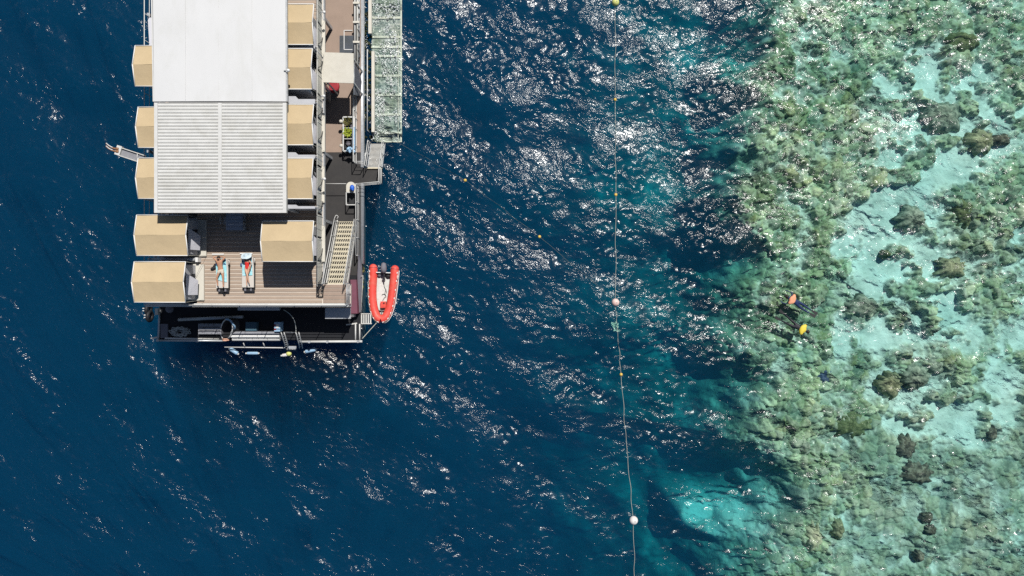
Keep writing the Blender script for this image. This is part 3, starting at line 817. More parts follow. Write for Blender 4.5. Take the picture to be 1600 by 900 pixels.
for xx in (sx1 + .02,):
    for u in np.linspace(.05, .97, 46):
        y = sy0 + (sy1 - sy0) * u; z = ZL + (ZD - ZL) * u; q.tube([(xx, y, z + .22), (xx, y, z + .95)], .006, 3, cap=False)
    for hh in (.3, .42, .64, .76, .88): q.tube([(xx, sy0, ZL + hh), (xx, sy1, ZD + hh)], .006, 3, cap=False)
o = q.build('side_mesh', M['galv'], st); o['kind'] = 'stuff'
q = MB(); q.tube(smooth_path([(sx0, sy0 + .06, ZL + .98), (sx0 + .1, sy0 + .28, ZL + .95), (sx0 + .22, sy0 + .2, ZL + .9), (sx0 + .14, sy0 + .08, ZL + .9)], 4), .02, 6); q.build('rail_end', M['frame_white'], st)

# ------------------------------------------------------------------ lower deck, right side
cp = thing('canopy_panel', 'square cream roof panel over the lower deck walkway', 'canopy', (PX(528, ZL), PY(106, ZL), ZL))
zc = 3.75
g = [[P(505 + (552.5 - 505) * u, 81.5 + 47 * v + 1.6 * u, zc + .12 * (1 - v)) for u in np.linspace(0, 1, 5)][::-1] for v in np.linspace(0, 1, 5)]
MB().sheet(g, .05).build('roof_sheet', M['cream'], cp)
for (px, py) in ((508, 86), (549, 87), (508, 125), (549, 125)):
    p = P(px, py, zc); q = MB(); q.box(p.x - .035, p.x + .035, p.y - .035, p.y + .035, ZL, zc - .05); q.build('post', M['frame_white'], cp)
w_ = thing('wind_screen', 'slate grey screen panel on the rail beside the cream roof panel', 'screen', (PX(558, ZL), PY(130, ZL), ZL))
q = MB(); pts = [P(553, 98, 2.9), P(553, 148, 2.9), P(562, 150, ZL), P(565, 128, ZL), P(560, 108, 1.6)]
vs = [p - Vector((.02, 0, 0)) for p in pts] + [p + Vector((.02, 0, 0)) for p in pts]
q.add(vs, [(0, 1, 2, 3, 4), (9, 8, 7, 6, 5)] + [(i, (i + 1) % 5, 5 + (i + 1) % 5, 5 + i) for i in range(5)]); q.build('panel', M['slate'], w_)
q = MB(); q.tube([pts[0], pts[1]], .03, 6); q.build('top_rail', M['galv'], w_)
# red round cushion stool under the roof panel
p = P(523, 138, ZL); q = MB(); s_ = thing('stool', 'dark red round seat half hidden below the cream roof panel', 'stool', p)
q.tube([p + Vector((0, 0, .30)), p + Vector((0, 0, .36)), p + Vector((0, 0, .46)), p + Vector((0, 0, .50))], [.36, .40, .40, .33], 18); q.build('seat', M['red'], s_)
q = MB(); q.tube([p, p + Vector((0, 0, .299))], .26, 12); q.build('base', M['black'], s_)
# boards leaning by the deck edge
for k, (x, y, lab) in enumerate(((512.0, 145, 'pale board leaning by the red seat, left of the pair'), (516.0, 149, 'pale board leaning by the red seat, right of the pair'))):
    p = P(x, y, ZL); q = MB(); n = 14; vs = []
    pts = []
    for i in range(n):
        a = 2 * math.pi * i / n; c, s = math.cos(a), math.sin(a)
        pts.append((p.x + .10 * math.copysign(abs(c) ** .7, c), p.y + .48 * math.copysign(abs(s) ** .8, s)))
    zz = [ZL + .02 + (q_[1] - p.y + .5) * .55 + .05 for q_ in pts]
    q.prism(pts, zz, [z + .06 for z in zz]); o = q.build('paddle_board', M['wood'], None, p); tagp(o, lab, 'board', 'pale boards by the red seat')

# trolley with plants and a black tub (stall beside the inner railing)
tr = thing('planter_trolley', 'pale steel trolley holding leafy plants and a black tub', 'trolley', P(545, 210, ZL))
tx0, tx1, ty0, ty1 = PX(536.5, 1.6), PX(554, 1.6), PY(236, 1.6), PY(183, 1.6)
def frame_rect(x0, x1, y0, y1, z, wdt, name, mat, par):
    for (a, c) in (((x0, y0), (x1, y0)), ((x1, y0), (x1, y1)), ((x1, y1), (x0, y1)), ((x0, y1), (x0, y0))):
        q = MB(); q.beam((*a, z), (*c, z), wdt, wdt * .8); q.build(name, mat, par)
frame_rect(tx0, tx1, ty0, ty1, 1.62, .07, 'rim', M['frame_white'], tr)
q = MB(); q.box(tx0 + .05, tx1 - .05, ty0 + .05, ty1 - .05, 1.10, 1.14); q.build('tray', M['slate'], tr)
for (x, y) in ((tx0, ty0), (tx1, ty0), (tx0, ty1), (tx1, ty1)):
    q = MB(); q.tube([(x, y, ZL), (x, y, 1.6)], .03, 6); q.build('leg', M['frame_white'], tr)
for y in (ty0 + (ty1 - ty0) * .36, ty0 + (ty1 - ty0) * .68):
    q = MB(); q.beam((tx0 + .04, y, 1.6), (tx1 - .04, y, 1.6), .035, .03); q.build('divider', M['frame_white'], tr)
q = MB(); q.box(tx1 - .10, tx1 + .06, ty0 + .1, ty0 + (ty1 - ty0) * .7, 1.67, 1.75); q.build('side_shelf', M['ltblue'], tr)
def leaf_pot(px, py, z, lab, mat, n, spread):
    p = P(px, py, z); t = thing('potted_plant', lab, 'plant', p)
    q = MB(); q.tube([p, p + Vector((0, 0, .26))], [.13, .19], 12); q.build('pot', M['black'], t)
    q = MB()
    for k in range(n):
        a = random.uniform(0, 6.28); rr_ = spread * math.sqrt(random.random()); c = p + Vector((rr_ * math.cos(a), rr_ * math.sin(a), .30 + random.uniform(0, .22)))
        d = Vector((math.cos(a), math.sin(a), random.uniform(.1, .9))).normalized(); s = d.cross(Vector((0, 0, 1))).normalized() * random.uniform(.03, .05); l = d * random.uniform(.07, .13)
        q.add([c - l * .2, c + l * .4 + s, c + l, c + l * .4 - s], [(0, 1, 2, 3)])
    o = q.build('leaves', mat, t); o['kind'] = 'stuff'
leaf_pot(545, 192, 1.15, 'dull brown green plant in the upper bay of the trolley', M['algae'], 110, .22)
leaf_pot(545.5, 209, 1.15, 'bright yellow green plant in the middle bay of the trolley', M['leaf'], 150, .24)
p = P(545, 226, 1.15); q = MB(); tb = thing('tub', 'black tub in the lower bay of the trolley', 'tub', p)
q.box(p.x - .26, p.x + .26, p.y - .3, p.y + .3, p.z, p.z + .04)
for sx, sy, w1, w2 in ((-.25, 0, .03, .6), (.25, 0, .03, .6), (0, -.29, .46, .03), (0, .29, .46, .03)): q.box(p.x + sx - w1 / 2, p.x + sx + w1 / 2, p.y + sy - w2 / 2, p.y + sy + w2 / 2, p.z + .041, p.z + .38)
q.build('body', M['black'], tb)
q = MB(); q.ball(p + Vector((0, .06, .12)), .16, .18, .10); q.build('content', M['slate'], tb)
for (px, py, lab) in ((533, 190, 'small round lamp on the upper left corner of the trolley'), (533.5, 228, 'small round lamp on the lower left corner of the trolley')):
    p = P(px, py, 1.6); o = MB().ball(p + Vector((0, 0, .06)), .11, .11, .09).build('lantern', M['cream'], None, p); tagp(o, lab, 'lamp')
p = P(548, 234, 1.7)
q = MB()
for k in range(14):
    c = p + Vector((random.uniform(-.22, .2), random.uniform(-.10, .14), random.uniform(-.04, .08))); q.ball(c, random.uniform(.07, .13), random.uniform(.06, .1), random.uniform(.04, .08), 8, 6, Matrix.Rotation(random.random() * 3, 3, 'Z'))
o = q.build('towel_heap', M['ltblue'], None, p); tagp(o, 'crumpled pale blue towels at the lower end of the trolley', 'towels')
# bin with blue bag
p = P(548, 302, ZL); bn = thing('bin_stand', 'pale open bin stand with a rounded top end by the rail corner', 'bin', p)
bx0, bx1, by0, by1 = PX(541, 1.7), PX(555.5, 1.7), PY(320, 1.7), PY(284, 1.7)
q = MB(); n = 10
pts = [(bx0, by1 - .62), (bx1, by1 - .62)] + [((bx0 + bx1) / 2 + (bx1 - bx0) / 2 * math.cos(math.pi * i / n), by1 - .27 + .27 * math.sin(math.pi * i / n)) for i in range(n + 1)]
q.prism(pts, 1.66, 1.72); q.build('lid', M['cream'], bn)
frame_rect(bx0, bx1, by0, by1 - .64, 1.69, .05, 'rim', M['frame_white'], bn)
for x in (bx0 + .04, bx1 - .04):
    for y in (by0 + .03, by1 - .35):
        q = MB(); q.tube([(x, y, ZL), (x, y, 1.655)], .025, 6); q.build('leg', M['frame_white'], bn)
q = MB(); q.box(bx0 + .06, bx1 - .06, by0 + .06, by1 - .7, ZL + .3, ZL + .36); q.build('shelf', M['black'], bn)
p = P(551, 294, 1.75); q = MB(); q.ball(p + Vector((0, 0, .14)), .15, .19, .15, 10, 7); q.ball(p + Vector((.06, -.12, .2)), .07, .1, .1, 8, 6)
o = q.build('bag', M['blue'], None, p); tagp(o, 'bright blue bag on the lid of the bin stand', 'bag')
# lower deck rails
railing('railing', 'white pipe railing along the lower deck beside the trolley', [(PX(558, ZL), PY(150, ZL), ZL), (PX(558, ZL), PY(257, ZL), ZL), (PX(571, ZL), PY(257, ZL), ZL)], 1.05, 1.1, (1.0, .6, .25), .028, 'frame_white')
railing('railing', 'white pipe railing round the corner of the boarding landing', [(PX(562, ZL), PY(400, ZL), ZL), (PX(562, ZL), PY(291, ZL), ZL), (PX(597, ZL), PY(288, ZL), ZL), (PX(597, ZL), PY(262, ZL), ZL)], 1.05, 1.0, (1.0, .6, .25), .03, 'frame_white')
q = MB(); p = P(505.5, 288, 2.0); q.tube([P(506, 287, 1.9), P(541, 287, 1.9)], .02, 6); o = q.build('crossing_bar', M['frame_white'], None, P(506, 287, 1.9)); tagp(o, 'thin white bar across the lower walkway next to the bin stand', 'bar')
# pipe run at the top right
pr = thing('pipe_run', 'bundle of pale and dark pipes clamped along the lower deck edge', 'pipes', P(557, 40, ZL))
for (px, z, r_, mt) in ((554.5, 1.5, .05, 'frame_white'), (556.5, 1.45, .04, 'black'), (558.5, 1.55, .06, 'steel_pale'), (561.0, 1.3, .05, 'galv')):
    q = MB(); q.tube([(PX(px, z), PY(99, z), z), (PX(px, z), NORTH, z)], r_, 8); q.build('pipe', M[mt], pr)
for py in (35, 66, 5):
    q = MB(); p = P(557, py, 1.6); q.box(p.x - .2, p.x + .2, p.y - .06, p.y + .06, 1.61, 1.68); q.build('clamp', M['cream'], pr)
for k, py in enumerate((15, 52, 84)):
    q = MB(); q.tube(smooth_path([P(557, py - 8, 1.5), P(561, py - 3, 1.7), P(562.5, py + 4, 1.6), P(560, py + 12, 1.4)], 5), .025, 5); q.build('hose', M['black'], pr)
for py in (0, 45, 90):
    q = MB(); p = P(557, py, 1.2); q.tube([(p.x, p.y, ZL), (p.x, p.y, 1.48)], .03, 6); q.build('support', M['galv'], pr)
# maroon locker and slate ramp beside the stairs
lk = thing('locker', 'maroon covered locker on the lower deck beside the stairs', 'locker', P(553, 462, ZL))
q = MB(); za = 1.75
pts = [P(547.5, 437, za), P(556, 437, za), P(557.5, 490, za), P(548, 490, za)]
q.prism([(p.x, p.y) for p in pts], ZL, [za, za - .1, za - .16, za - .04]); q.build('body', M['maroon'], lk)
rp = thing('ramp_panel', 'slate grey tapered panel between the maroon locker and the water', 'panel', P(562, 460, ZL))
q = MB(); pts = [P(560, 398, 1.3), P(565.5, 416, 1.0), P(566.5, 440, .98), P(563, 488, 1.0), P(558.5, 488, 1.2), P(558, 430, 1.4)]
q.prism([(p.x, p.y) for p in pts], ZL + .004, [p.z for p in pts]); q.build('panel', M['slate'], rp)
q = MB(); q.tube([P(563.5, 432, 1.3), P(567, 430, 1.2), P(564, 488, 1.15)], .022, 6); q.build('edge_rail', M['steel_pale'], rp)
# slatted boarding step
bs_ = thing('boarding_step', 'pale slatted boarding step at the lower right corner of the pontoon', 'step', P(566, 498, .8))
z = .80
for k in range(7):
    px = 557 + k * 3.5; q = MB(); a, c = P(px, 491, z), P(px + 2.0, 505, z); q.box(a.x, c.x, c.y, a.y, z - .05, z); q.build('slat', M['steel_pale'], bs_)
for py in (490.2, 505.6):
    q = MB(); q.beam(P(549, py, z - .02), P(581, py, z - .02), .05, .09); q.build('cross_bar', M['steel_pale'], bs_)
for px in (555.5, 562):
    q = MB(); q.tube([P(px, 506, .97), P(px, 531, .97)], .045, 8); q.build('pipe', M['frame_white'], bs_)
q = MB(); q.beam(P(541, 507.5, .95), P(558, 505, .95), .08, .04); q.build('arm', M['steel_pale'], bs_)

# ------------------------------------------------------------------ lower deck, front strip
er = thing('edge_rail', 'pale pipe rail framing the lower deck at its front edge', 'railing', (XL0, YL0, ZL))
z = 1.02
q = MB(); q.tube([P(467, 534.0, z), P(566, 533.5, z)], .075, 8); q.build('pipe', M['frame_white'], er)
q = MB(); q.tube([P(249, 532, z), P(352, 532.5, z)], .06, 8); q.build('pipe', M['galv'], er)
q = MB(); q.tube([P(249.5, 481, z), P(247.5, 532, z)], .06, 8); q.build('pipe', M['galv'], er)
q = MB(); q.beam(P(258, 528.5, z), P(342, 530, z), .10, .08); q.build('kerb_board', M['steel_pale'], er)
for px, py in ((247.5, 531.5), (309, 532.5), (484, 534), (512, 534), (560, 533.5)):
    p = P(px, py, 1.05); q = MB(); q.tube([p - Vector((0, 0, .14)), p + Vector((0, 0, .16))], [.09, .08], 8); q.build('bollard', M['galv'], er)
q = MB(); q.tube([P(236, 529, .75), P(247, 527, .95)], .06, 7); q.build('stub', M['frame_white'], er)
q = MB(); p = P(258, 505, ZL); q.box(p.x - .22, p.x + .22, PY(532, ZL) + .16, PY(506, ZL), ZL + .004, ZL + .14); q.build('deck_box', M['slate'], er)

# spare pipe
q = MB(); q.tube([P(279, 499.5, 1.05), P(380, 495, 1.05)], .105, 10); o = q.build('spare_pipe', M['galv'], None, P(279, 499.5, 1.05)); tagp(o, 'long grey pipe lying in the shade on the front lower deck', 'pipe')
# rope coil
p0 = P(283, 518, ZL); q = MB(); pts = []
for k in range(150):
    a = k * .42; rr_ = .18 + .36 * ((k * .618) % 1); pts.append(p0 + Vector((rr_ * 1.15 * math.cos(a) + .1 * math.sin(k * .05), rr_ * .62 * math.sin(a), .04 + .0012 * k)))
pts = [P(253, 515, ZL + .03), P(262, 516, ZL + .03)] + pts
q.tube(smooth_path(pts, 2), .024, 5); o = q.build('rope_coil', M['rope_grey'], None, p0); tagp(o, 'heap of coiled grey rope on the front lower deck', 'rope')
# crate
def crate(px0, px1, py0, py1, z0, h, lab, mat):
    a, c = P(px0, py1, z0 + h), P(px1, py0, z0 + h); t = thing('slatted_crate', lab, 'crate', ((a.x + c.x) / 2, (a.y + c.y) / 2, z0))
    n = 3
    for k in range(n):
        y0 = a.y + (c.y - a.y) * k / n; q = MB(); q.box(a.x + .03, c.x - .03, y0 + .025, y0 + (c.y - a.y) / n - .025, z0 + h - .03, z0 + h); q.build('slat', mat, t)
    for y in (a.y + .015, c.y - .015):
        q = MB(); q.box(a.x + .03, c.x - .03, y - .014, y + .014, z0 + .05, z0 + h - .031); q.build('side', mat, t)
    for x in (a.x, c.x):
        q = MB(); q.box(x - .025, x + .025, a.y, c.y, z0, z0 + h + .01); q.build('end', mat, t)
    for k in range(18):
        pass
    return t
ct = crate(310.5, 345, 505.5, 522.5, ZL, .32, 'slatted crate of snorkel gear standing in the shade on the front lower deck', M['steel_grey'])
q = MB()
for k in range(46):
    c = ct.location + Vector((random.uniform(-.6, .6), random.uniform(-.3, .3), .27 + random.uniform(-.02, .06))); q.ball(c, random.uniform(.03, .08), random.uniform(.02, .05), .03, 6, 4, Matrix.Rotation(random.random() * 3, 3, 'Z'))
o = q.build('gear', M['slate'], ct); o['kind'] = 'stuff'
# big ring
rg = thing('slide_mouth', 'tilted oval hoop with a white rim at the left end of the white bench', 'tube', P(356, 514, ZL))
ring = []
for k in range(28):
    a = 2 * math.pi * k / 28; px = 354 + 9.2 * math.cos(a) * 1.0 + 2.0 * math.sin(a); py = 514.5 - 16.2 * math.sin(a); zz = 1.35 + .42 * math.sin(a + .5)
    ring.append(P(px, py, zz))
q = MB(); q.tube(ring, .035, 7, closed=True); q.build('rim', M['frame_white'], rg)
q = MB(); inner = [p + Vector((.30, .05, -.32)) for p in ring]; n = len(ring)
q.add(ring + inner, [(i, (i + 1) % n, n + (i + 1) % n, n + i) for i in range(n)], True); q.build('tube_wall', M['black'], rg)
q = MB(); q.tube(smooth_path([P(353, 498.5, 1.8), P(359, 500, 1.85), P(364, 506, 1.8), P(367, 511, 1.6), P(365, 514, 1.4)], 5), .06, 7); q.build('handle', M['ltblue'], rg)
p = P(352.5, 531, 1.1); q = MB()
for k in range(7): q.ball(p + Vector((random.uniform(-.18, .2), random.uniform(-.05, .08), random.uniform(0, .08))), random.uniform(.06, .12), random.uniform(.04, .06), .05, 8, 5)
o = q.build('cloth', pm('peach_cloth', (.72, .40, .28), .9, .15, 9), None, p); tagp(o, 'crumpled peach cloth at the foot of the oval hoop', 'cloth')
# white roller bench
rb = thing('roller_bench', 'long white segmented bench in a strip of sun at the front edge', 'bench', P(398, 524, ZL))
for row, (ya, yb, za) in enumerate(((517.6, 523.2, 1.30), (523.6, 527.6, 1.24), (528, 532.5, 1.16))):
    cuts = [(360, 383, 409, 436.5), (360, 378, 402, 436.5), (362, 394, 418, 437)][row]
    for c0, c1 in zip(cuts[:-1], cuts[1:]):
        a, c = P(c0 + .3, yb, za), P(c1 - .3, ya, za); q = MB(); n = 6; vs = []; 
        prof = [(a.y + (c.y - a.y) * i / n, za - .05 + .05 * math.sin(math.pi * i / n)) for i in range(n + 1)] + [(c.y, za - .22), (a.y, za - .22)]
        m_ = len(prof); vs = [(a.x, y_, z_) for y_, z_ in prof] + [(c.x, y_, z_) for y_, z_ in prof]
        q.add(vs, [list(range(m_)), list(range(m_, 2 * m_))[::-1]] + [(i, (i + 1) % m_, m_ + (i + 1) % m_, m_ + i) for i in range(m_)]); q.build('segment', M[('steel_grey', 'trim', 'frame_white')[row]], rb)
for px in (364, 398, 432):
    p = P(px, 525, 1.0); q = MB(); q.box(p.x - .04, p.x + .04, p.y - .22, p.y + .22, ZL, 1.01); q.build('foot', M['galv'], rb)
# fender bar out over the water
fb = thing('fender_bar', 'thin pale bar held off the front edge of the pontoon over the water', 'bar', P(398, 543, .55))
q = MB(); q.tube([P(351, 542.5, .55), P(446, 543.5, .55)], .035, 7); q.build('bar', M['frame_white'], fb)
for px in (381, 412):
    q = MB(); q.tube([P(px - 1, 535, .85), P(px + 2, 543, .55)], .03, 6); q.build('bracket', M['frame_white'], fb)
# hanging fenders
FEND = [(366, 548.5, 15, 6.5, -32, 'pale blue fender floating at the left end of the thin bar'), (395, 551.8, 18, 4.6, 0, 'flat pale blue fender under the middle of the thin bar'), (447, 554.5, 12, 5, 8, 'scuffed white fender beside the yellow float at the ladder foot'), (485.5, 547.5, 17, 6.4, 13, 'pale blue fender floating alone right of the ladder')]
for (px, py, lw, ww, an, lab) in FEND:
    k_ = (H - .1) / F; p = P(px, py, .08); m_ = Matrix.Rotation(R(an), 3, 'Z'); t = thing('fender', lab, 'fender', p, 'fenders floating along the front edge')
    l_ = lw * k_ / 2; r_ = ww * k_ / 2
    prof = [(-l_, r_ * .35), (-l_ * .93, r_ * .8), (-l_ * .8, r_), (l_ * .8, r_), (l_ * .93, r_ * .8), (l_, r_ * .35)]
    q = MB(); q.tube([p + m_ @ Vector((x, 0, r_ * .4)) for x, _ in prof], [r for _, r in prof], 12); q.build('body', M['ltblue'] if 'blue' in lab else M['buoy_white'], t)
    for s in (1, -1):
        q = MB(); c = p + m_ @ Vector((s * (l_ + .03), 0, r_ * .4)); q.tube([c - Vector((0, 0, .03)), c + Vector((0, 0, .05))], .05, 8); q.build('eyelet', M['frame_white'], t)
p = P(452, 552.5, .1); o = MB().ball(p + Vector((0, 0, .08)), .17, .15, .14).build('float', M['buoy_lime'], None, p); tagp(o, 'yellow float beside the scuffed white fender', 'float')
# swim ladder
ld = thing('swim_ladder', 'white swim ladder with hooped side rails at the front edge of the pontoon', 'ladder', P(454, 534, ZL))
for (xa, xb) in ((439, 446), (462, 468)):
    for dx in (0, 4.6):
        a = [P(xa + dx, 519, 1.75), P(xa + dx + 1, 522, 1.9), P(xb + dx - 1, 538, 1.1), P(xb + dx, 544, .1), P(xb + dx, 544.5, -.9)]
        q = MB(); q.tube(smooth_path(a, 4), .030, 7); q.build('side_rail', M['frame_white'], ld)
    for u in np.linspace(.1, .9, 7):
        p, s_ = P(xa, 520, 1.8).lerp(P(xb, 543, .3), u), P(xa + 4.6, 520, 1.8).lerp(P(xb + 4.6, 543, .3), u)
        q = MB(); q.tube([p, s_], .018, 5); q.build('brace', M['frame_white'], ld)
for zz in (.75, .4, .05, -.3, -.65):
    q = MB(); q.beam((PX(449, zz), PY(542, zz) - (.75 - zz) * .15, zz), (PX(463, zz), PY(542, zz) - (.75 - zz) * .15, zz), .10, .03); q.build('rung', M['galv'], ld)
q = MB(); q.tube([P(445, 519, 1.8), P(462, 519.5, 1.8)], .02, 6); q.build('cross_rail', M['galv'], ld)
# white supply box with red labels
p = P(432.5, 510, ZL); t = thing('supply_box', 'pale blue white upright box with two dark red bands near the ladder', 'box', p)
q = MB(); a, c = P(428.5, 518, 1.5), P(437.5, 503.5, 1.5); q.box(a.x, c.x, a.y, c.y, ZL, 1.5); q.build('body', M['ltblue'], t)
for py in (508, 514.5):
    q = MB(); d = P(429, py, 1.5); q.box(a.x - .008, a.x + .12, d.y - .05, d.y + .05, 1.3, 1.508); q.build('band', M['red'], t)
q = MB(); q.box(a.x + .1, a.x + .28, c.y - .35, c.y - .1, 1.501, 1.53); q.build('lid', M['frame_white'], t)
# step with dim top in the shade, hose hanging from the deck edge
q = MB(); p = P(396, 510, ZL); q.box(p.x - .33, p.x + .33, p.y - .28, p.y + .28, ZL + .004, ZL + .4); o = q.build('storage_box', pm('teal_box', (.05, .11, .15), .6, .1), None, p); tagp(o, 'dim teal box standing in the shade behind the white bench', 'box')
q = MB(); q.tube(smooth_path([P(443, 484, 3.0), P(452, 490, 2.8), P(459, 499, 2.4), P(462, 510, 1.9), P(462.5, 519, 1.8)], 6), .02, 6); o = q.build('hanging_hose', M['rope_grey'], None, P(443, 484, 3.0)); tagp(o, 'thin hose curving down from the deck edge to the ladder', 'hose')
# old fenders at the left corner
for k, (px, py, lab) in enumerate(((232, 483.5, 'black tyre fender at the left hull corner, upper of the two'), (234, 494, 'black tyre fender at the left hull corner, lower of the two'))):
    p = P(px, py, .55); t = thing('tyre_fender', lab, 'fender', p, 'tyre fenders at the left hull corner')
    q = MB(); q.tube([p + Vector((.02 * math.cos(a), .27 * math.cos(a), .27 * math.sin(a))) for a in np.linspace(0, 2 * math.pi, 17)[:-1]], .12, 8, closed=True); q.build('tyre', M['black'], t)
    q = MB(); q.box(p.x - .30, p.x - .14, p.y - .10, p.y - .05, p.z - .05, p.z + .14); q.build('clip', M['frame_white'], t)
    q = MB(); q.box(p.x - .30, p.x - .14, p.y + .05, p.y + .10, p.z - .05, p.z + .14); q.build('clip', M['frame_white'], t)
    q = MB(); q.box(p.x - .24, p.x - .20, p.y - .049, p.y + .049, p.z, p.z + .06); q.build('clip_bar', M['frame_white'], t)
q = MB(); a, c = P(242, 492, 1.4), P(246.5, 482, 1.4); q.box(a.x, c.x, a.y, c.y, 1.2, 1.4); o = q.build('cream_pad', M['cream'], None, ((a.x + c.x) / 2, (a.y + c.y) / 2, 1.2)); tagp(o, 'small cream pad standing up at the left hull corner', 'pad')
o = MB().ball(P(265, 483, 1.3), .24, .24, .2).build('dim_float', M['slate'], None, P(265, 483, 1.1)); tagp(o, 'dim round float in the shade at the left of the front deck', 'float')

# ------------------------------------------------------------------ submerged platform and gangway
sp_ = thing('submerged_platform', 'pale algae covered grated swim platform awash beside the pontoon', 'platform', P(603, 110, -.3))
z = -.14
x0, x1, y0 = PX(581, z), PX(625.5, z), PY(221, z)
def platform_mat():
    m, nt = new_mat('algae_grating'); L = nt.links.new
    out = N(nt, 'ShaderNodeOutputMaterial'); bs = N(nt, 'ShaderNodeBsdfPrincipled', i_Roughness=.9); L(bs.outputs[0], out.inputs[0])
    pos = N(nt, 'ShaderNodeNewGeometry').outputs['Position']
    n = N(nt, 'ShaderNodeTexNoise', i_Scale=3.4, i_Detail=6.0, i_Roughness=.72, i_Distortion=.6); L(pos, n.inputs['Vector'])
    n2 = N(nt, 'ShaderNodeTexNoise', i_Scale=.8, i_Detail=3.0); L(pos, n2.inputs['Vector'])
    c = ramp(nt, n.outputs['Fac'], [(.34, (.10, .15, .14)), (.46, (.28, .36, .32)), (.56, (.56, .62, .56)), (.68, (.86, .88, .82))])
    c = mixc(nt, ramp(nt, n2.outputs['Fac'], [(.4, (0, 0, 0)), (.7, (.5, .5, .5))]), c, (.34, .38, .22))
    L(c, bs.inputs['Base Color']); return m
M['grating_algae'] = platform_mat()
q = MB()
for xx in np.arange(x0, x1, .085): q.box(xx, xx + .055, y0, NORTH, z - .04, z)
o = q.build('grating', M['grating_algae'], sp_); o['kind'] = 'stuff'
q = MB()
for yy in np.arange(y0, NORTH, .2): q.box(x0, x1, yy, yy + .05, z - .075, z - .043)
o = q.build('grating', M['grating_algae'], sp_); o['kind'] = 'stuff'
pale = pm('pale_algae_bar', (.62, .66, .55), .85, .2, 8)
for py in (28, 58, 73.5, 88, 118.5, 148.5, 179, 208):
    q = MB(); yy = PY(py, z); q.box(x0 - .02, x1 + .02, yy - .07, yy + .07, z + .004, z + .05); q.build('cross_bar', pale, sp_)
q = MB(); q.box(x1 + .022, x1 + .10, y0 - .05, NORTH, z - .1, z + .08); q.build('side_bar', pale, sp_)
q = MB(); q.box(PX(622.5, z) - .02, PX(622.5, z) + .02, y0, PY(52, z), z + .055, z + .10); q.build('inner_rail', pale, sp_)
q = MB(); q.box(x0 + .3, x1, y0 - .055, y0 - .005, z - .1, z + .05); q.build('end_bar', pale, sp_)
# froth where the swell breaks over the grating
q = MB()
for k in range(2600):
    xx = random.uniform(x0, x1); yy = random.uniform(y0, 19.0); v = fbm(np.array([xx * 1.3]), np.array([yy * 1.3]), 3, 77)[0]
    if v < .47: continue
    a = random.uniform(.015, .045); q.ball((xx, yy, .03 + random.uniform(0, .05)), a, a * random.uniform(.5, 1), a * .3, 6, 4, Matrix.Rotation(random.random() * 3, 3, 'Z'))
o = q.build('froth', pm('white_froth', (.82, .86, .86), .6, .05, 8), None, (x0, y0, 0)); tagp(o, 'white froth on the water over the submerged platform', 'froth', None, 'stuff')
# pile of weed at its edges
for (xa, xb, ya, yb, zz, lab, mt) in ((575.5, 580.5, 52, -80, .45, 'tan wooden beam along the submerged platform, nearest the top edge', 'wood'), (580.5, 585, 206, 80, .40, 'tan wooden beam along the inner edge of the submerged platform', 'wood')):
    a, c = P(xa, ya, zz), P(xb, yb, zz); q = MB(); q.box(a.x, c.x, a.y, c.y, zz - .2, zz); 
    t = thing('timber_beam', lab, 'beam', ((a.x + c.x) / 2, a.y, zz - .2), 'tan beams by the platform'); q.build('beam', M['cream'], t)
    yy = a.y + .4
    while yy < min(c.y, NORTH):
        q = MB(); q.tube([((a.x + c.x) / 2, yy, z - .1), ((a.x + c.x) / 2, yy, zz - .202)], .05, 6); q.build('pile', M['algae'], t); yy += 1.6
railing('railing', 'white ladder like rail lying beside the tan beam of the swim platform', [(PX(575.5, .5), PY(205, .5), .2), (PX(575.5, .5), PY(80, .5), .2)], .6, 1.15, (1.0,), .03, 'frame_white')
q = MB()
for k in range(90):
    py = random.uniform(-10, 215); px = random.uniform(569, 580); p = P(px, py, 0); q.ball((p.x, p.y, random.uniform(-.2, .05)), random.uniform(.05, .14), None, random.uniform(.04, .1), 6, 4)
o = q.build('weed', pm('dark_weed', (.035, .045, .02), .9, .5, 7), None, P(574, 100, 0)); tagp(o, 'dark weed growing between pontoon and swim platform', 'weed', None, 'stuff')
# gangway down to the platform
gw = thing('gangway', 'sloping grated gangway down to the submerged platform', 'gangway', P(590, 262, ZL))
ga, gb = (P(574.5, 262, .95), P(597, 262, .95)), (P(579.5, 224, -.1), P(601.5, 224, -.1))
n = 20
for k in range(n):
    u0, u1 = k / n, (k + .55) / n
    q = MB(); a0, b0_, a1, b1_ = ga[0].lerp(gb[0], u0), ga[1].lerp(gb[1], u0), ga[0].lerp(gb[0], u1), ga[1].lerp(gb[1], u1)
    d = Vector((0, 0, .03)); q.hexa([a0 - d, b0_ - d, b1_ - d, a1 - d, a0, b0_, b1_, a1]); q.build('tread_bar', M['steel_pale'], gw)
q = MB(); q.beam(P(574, 262.6, .97), P(597.3, 262.6, .97), .09, .05); q.build('nosing', M['tread'], gw)
for s in (0, 1):
    q = MB(); q.beam(ga[s] + Vector((0, 0, -.05)), gb[s] + Vector((0, 0, -.05)), .05, .12); q.build('stringer', M['galv'], gw)
    for hh in (.95, .5):
        q = MB(); q.tube([ga[s] + Vector((0, 0, hh)), gb[s] + Vector((0, 0, hh))], .026 if hh > .9 else .02, 7); q.build('handrail', M['frame_white'], gw)
    for u in (0, .5, 1):
        p = ga[s].lerp(gb[s], u); q = MB(); q.tube([p, p + Vector((0, 0, .95))], .024, 6); q.build('post', M['frame_white'], gw)

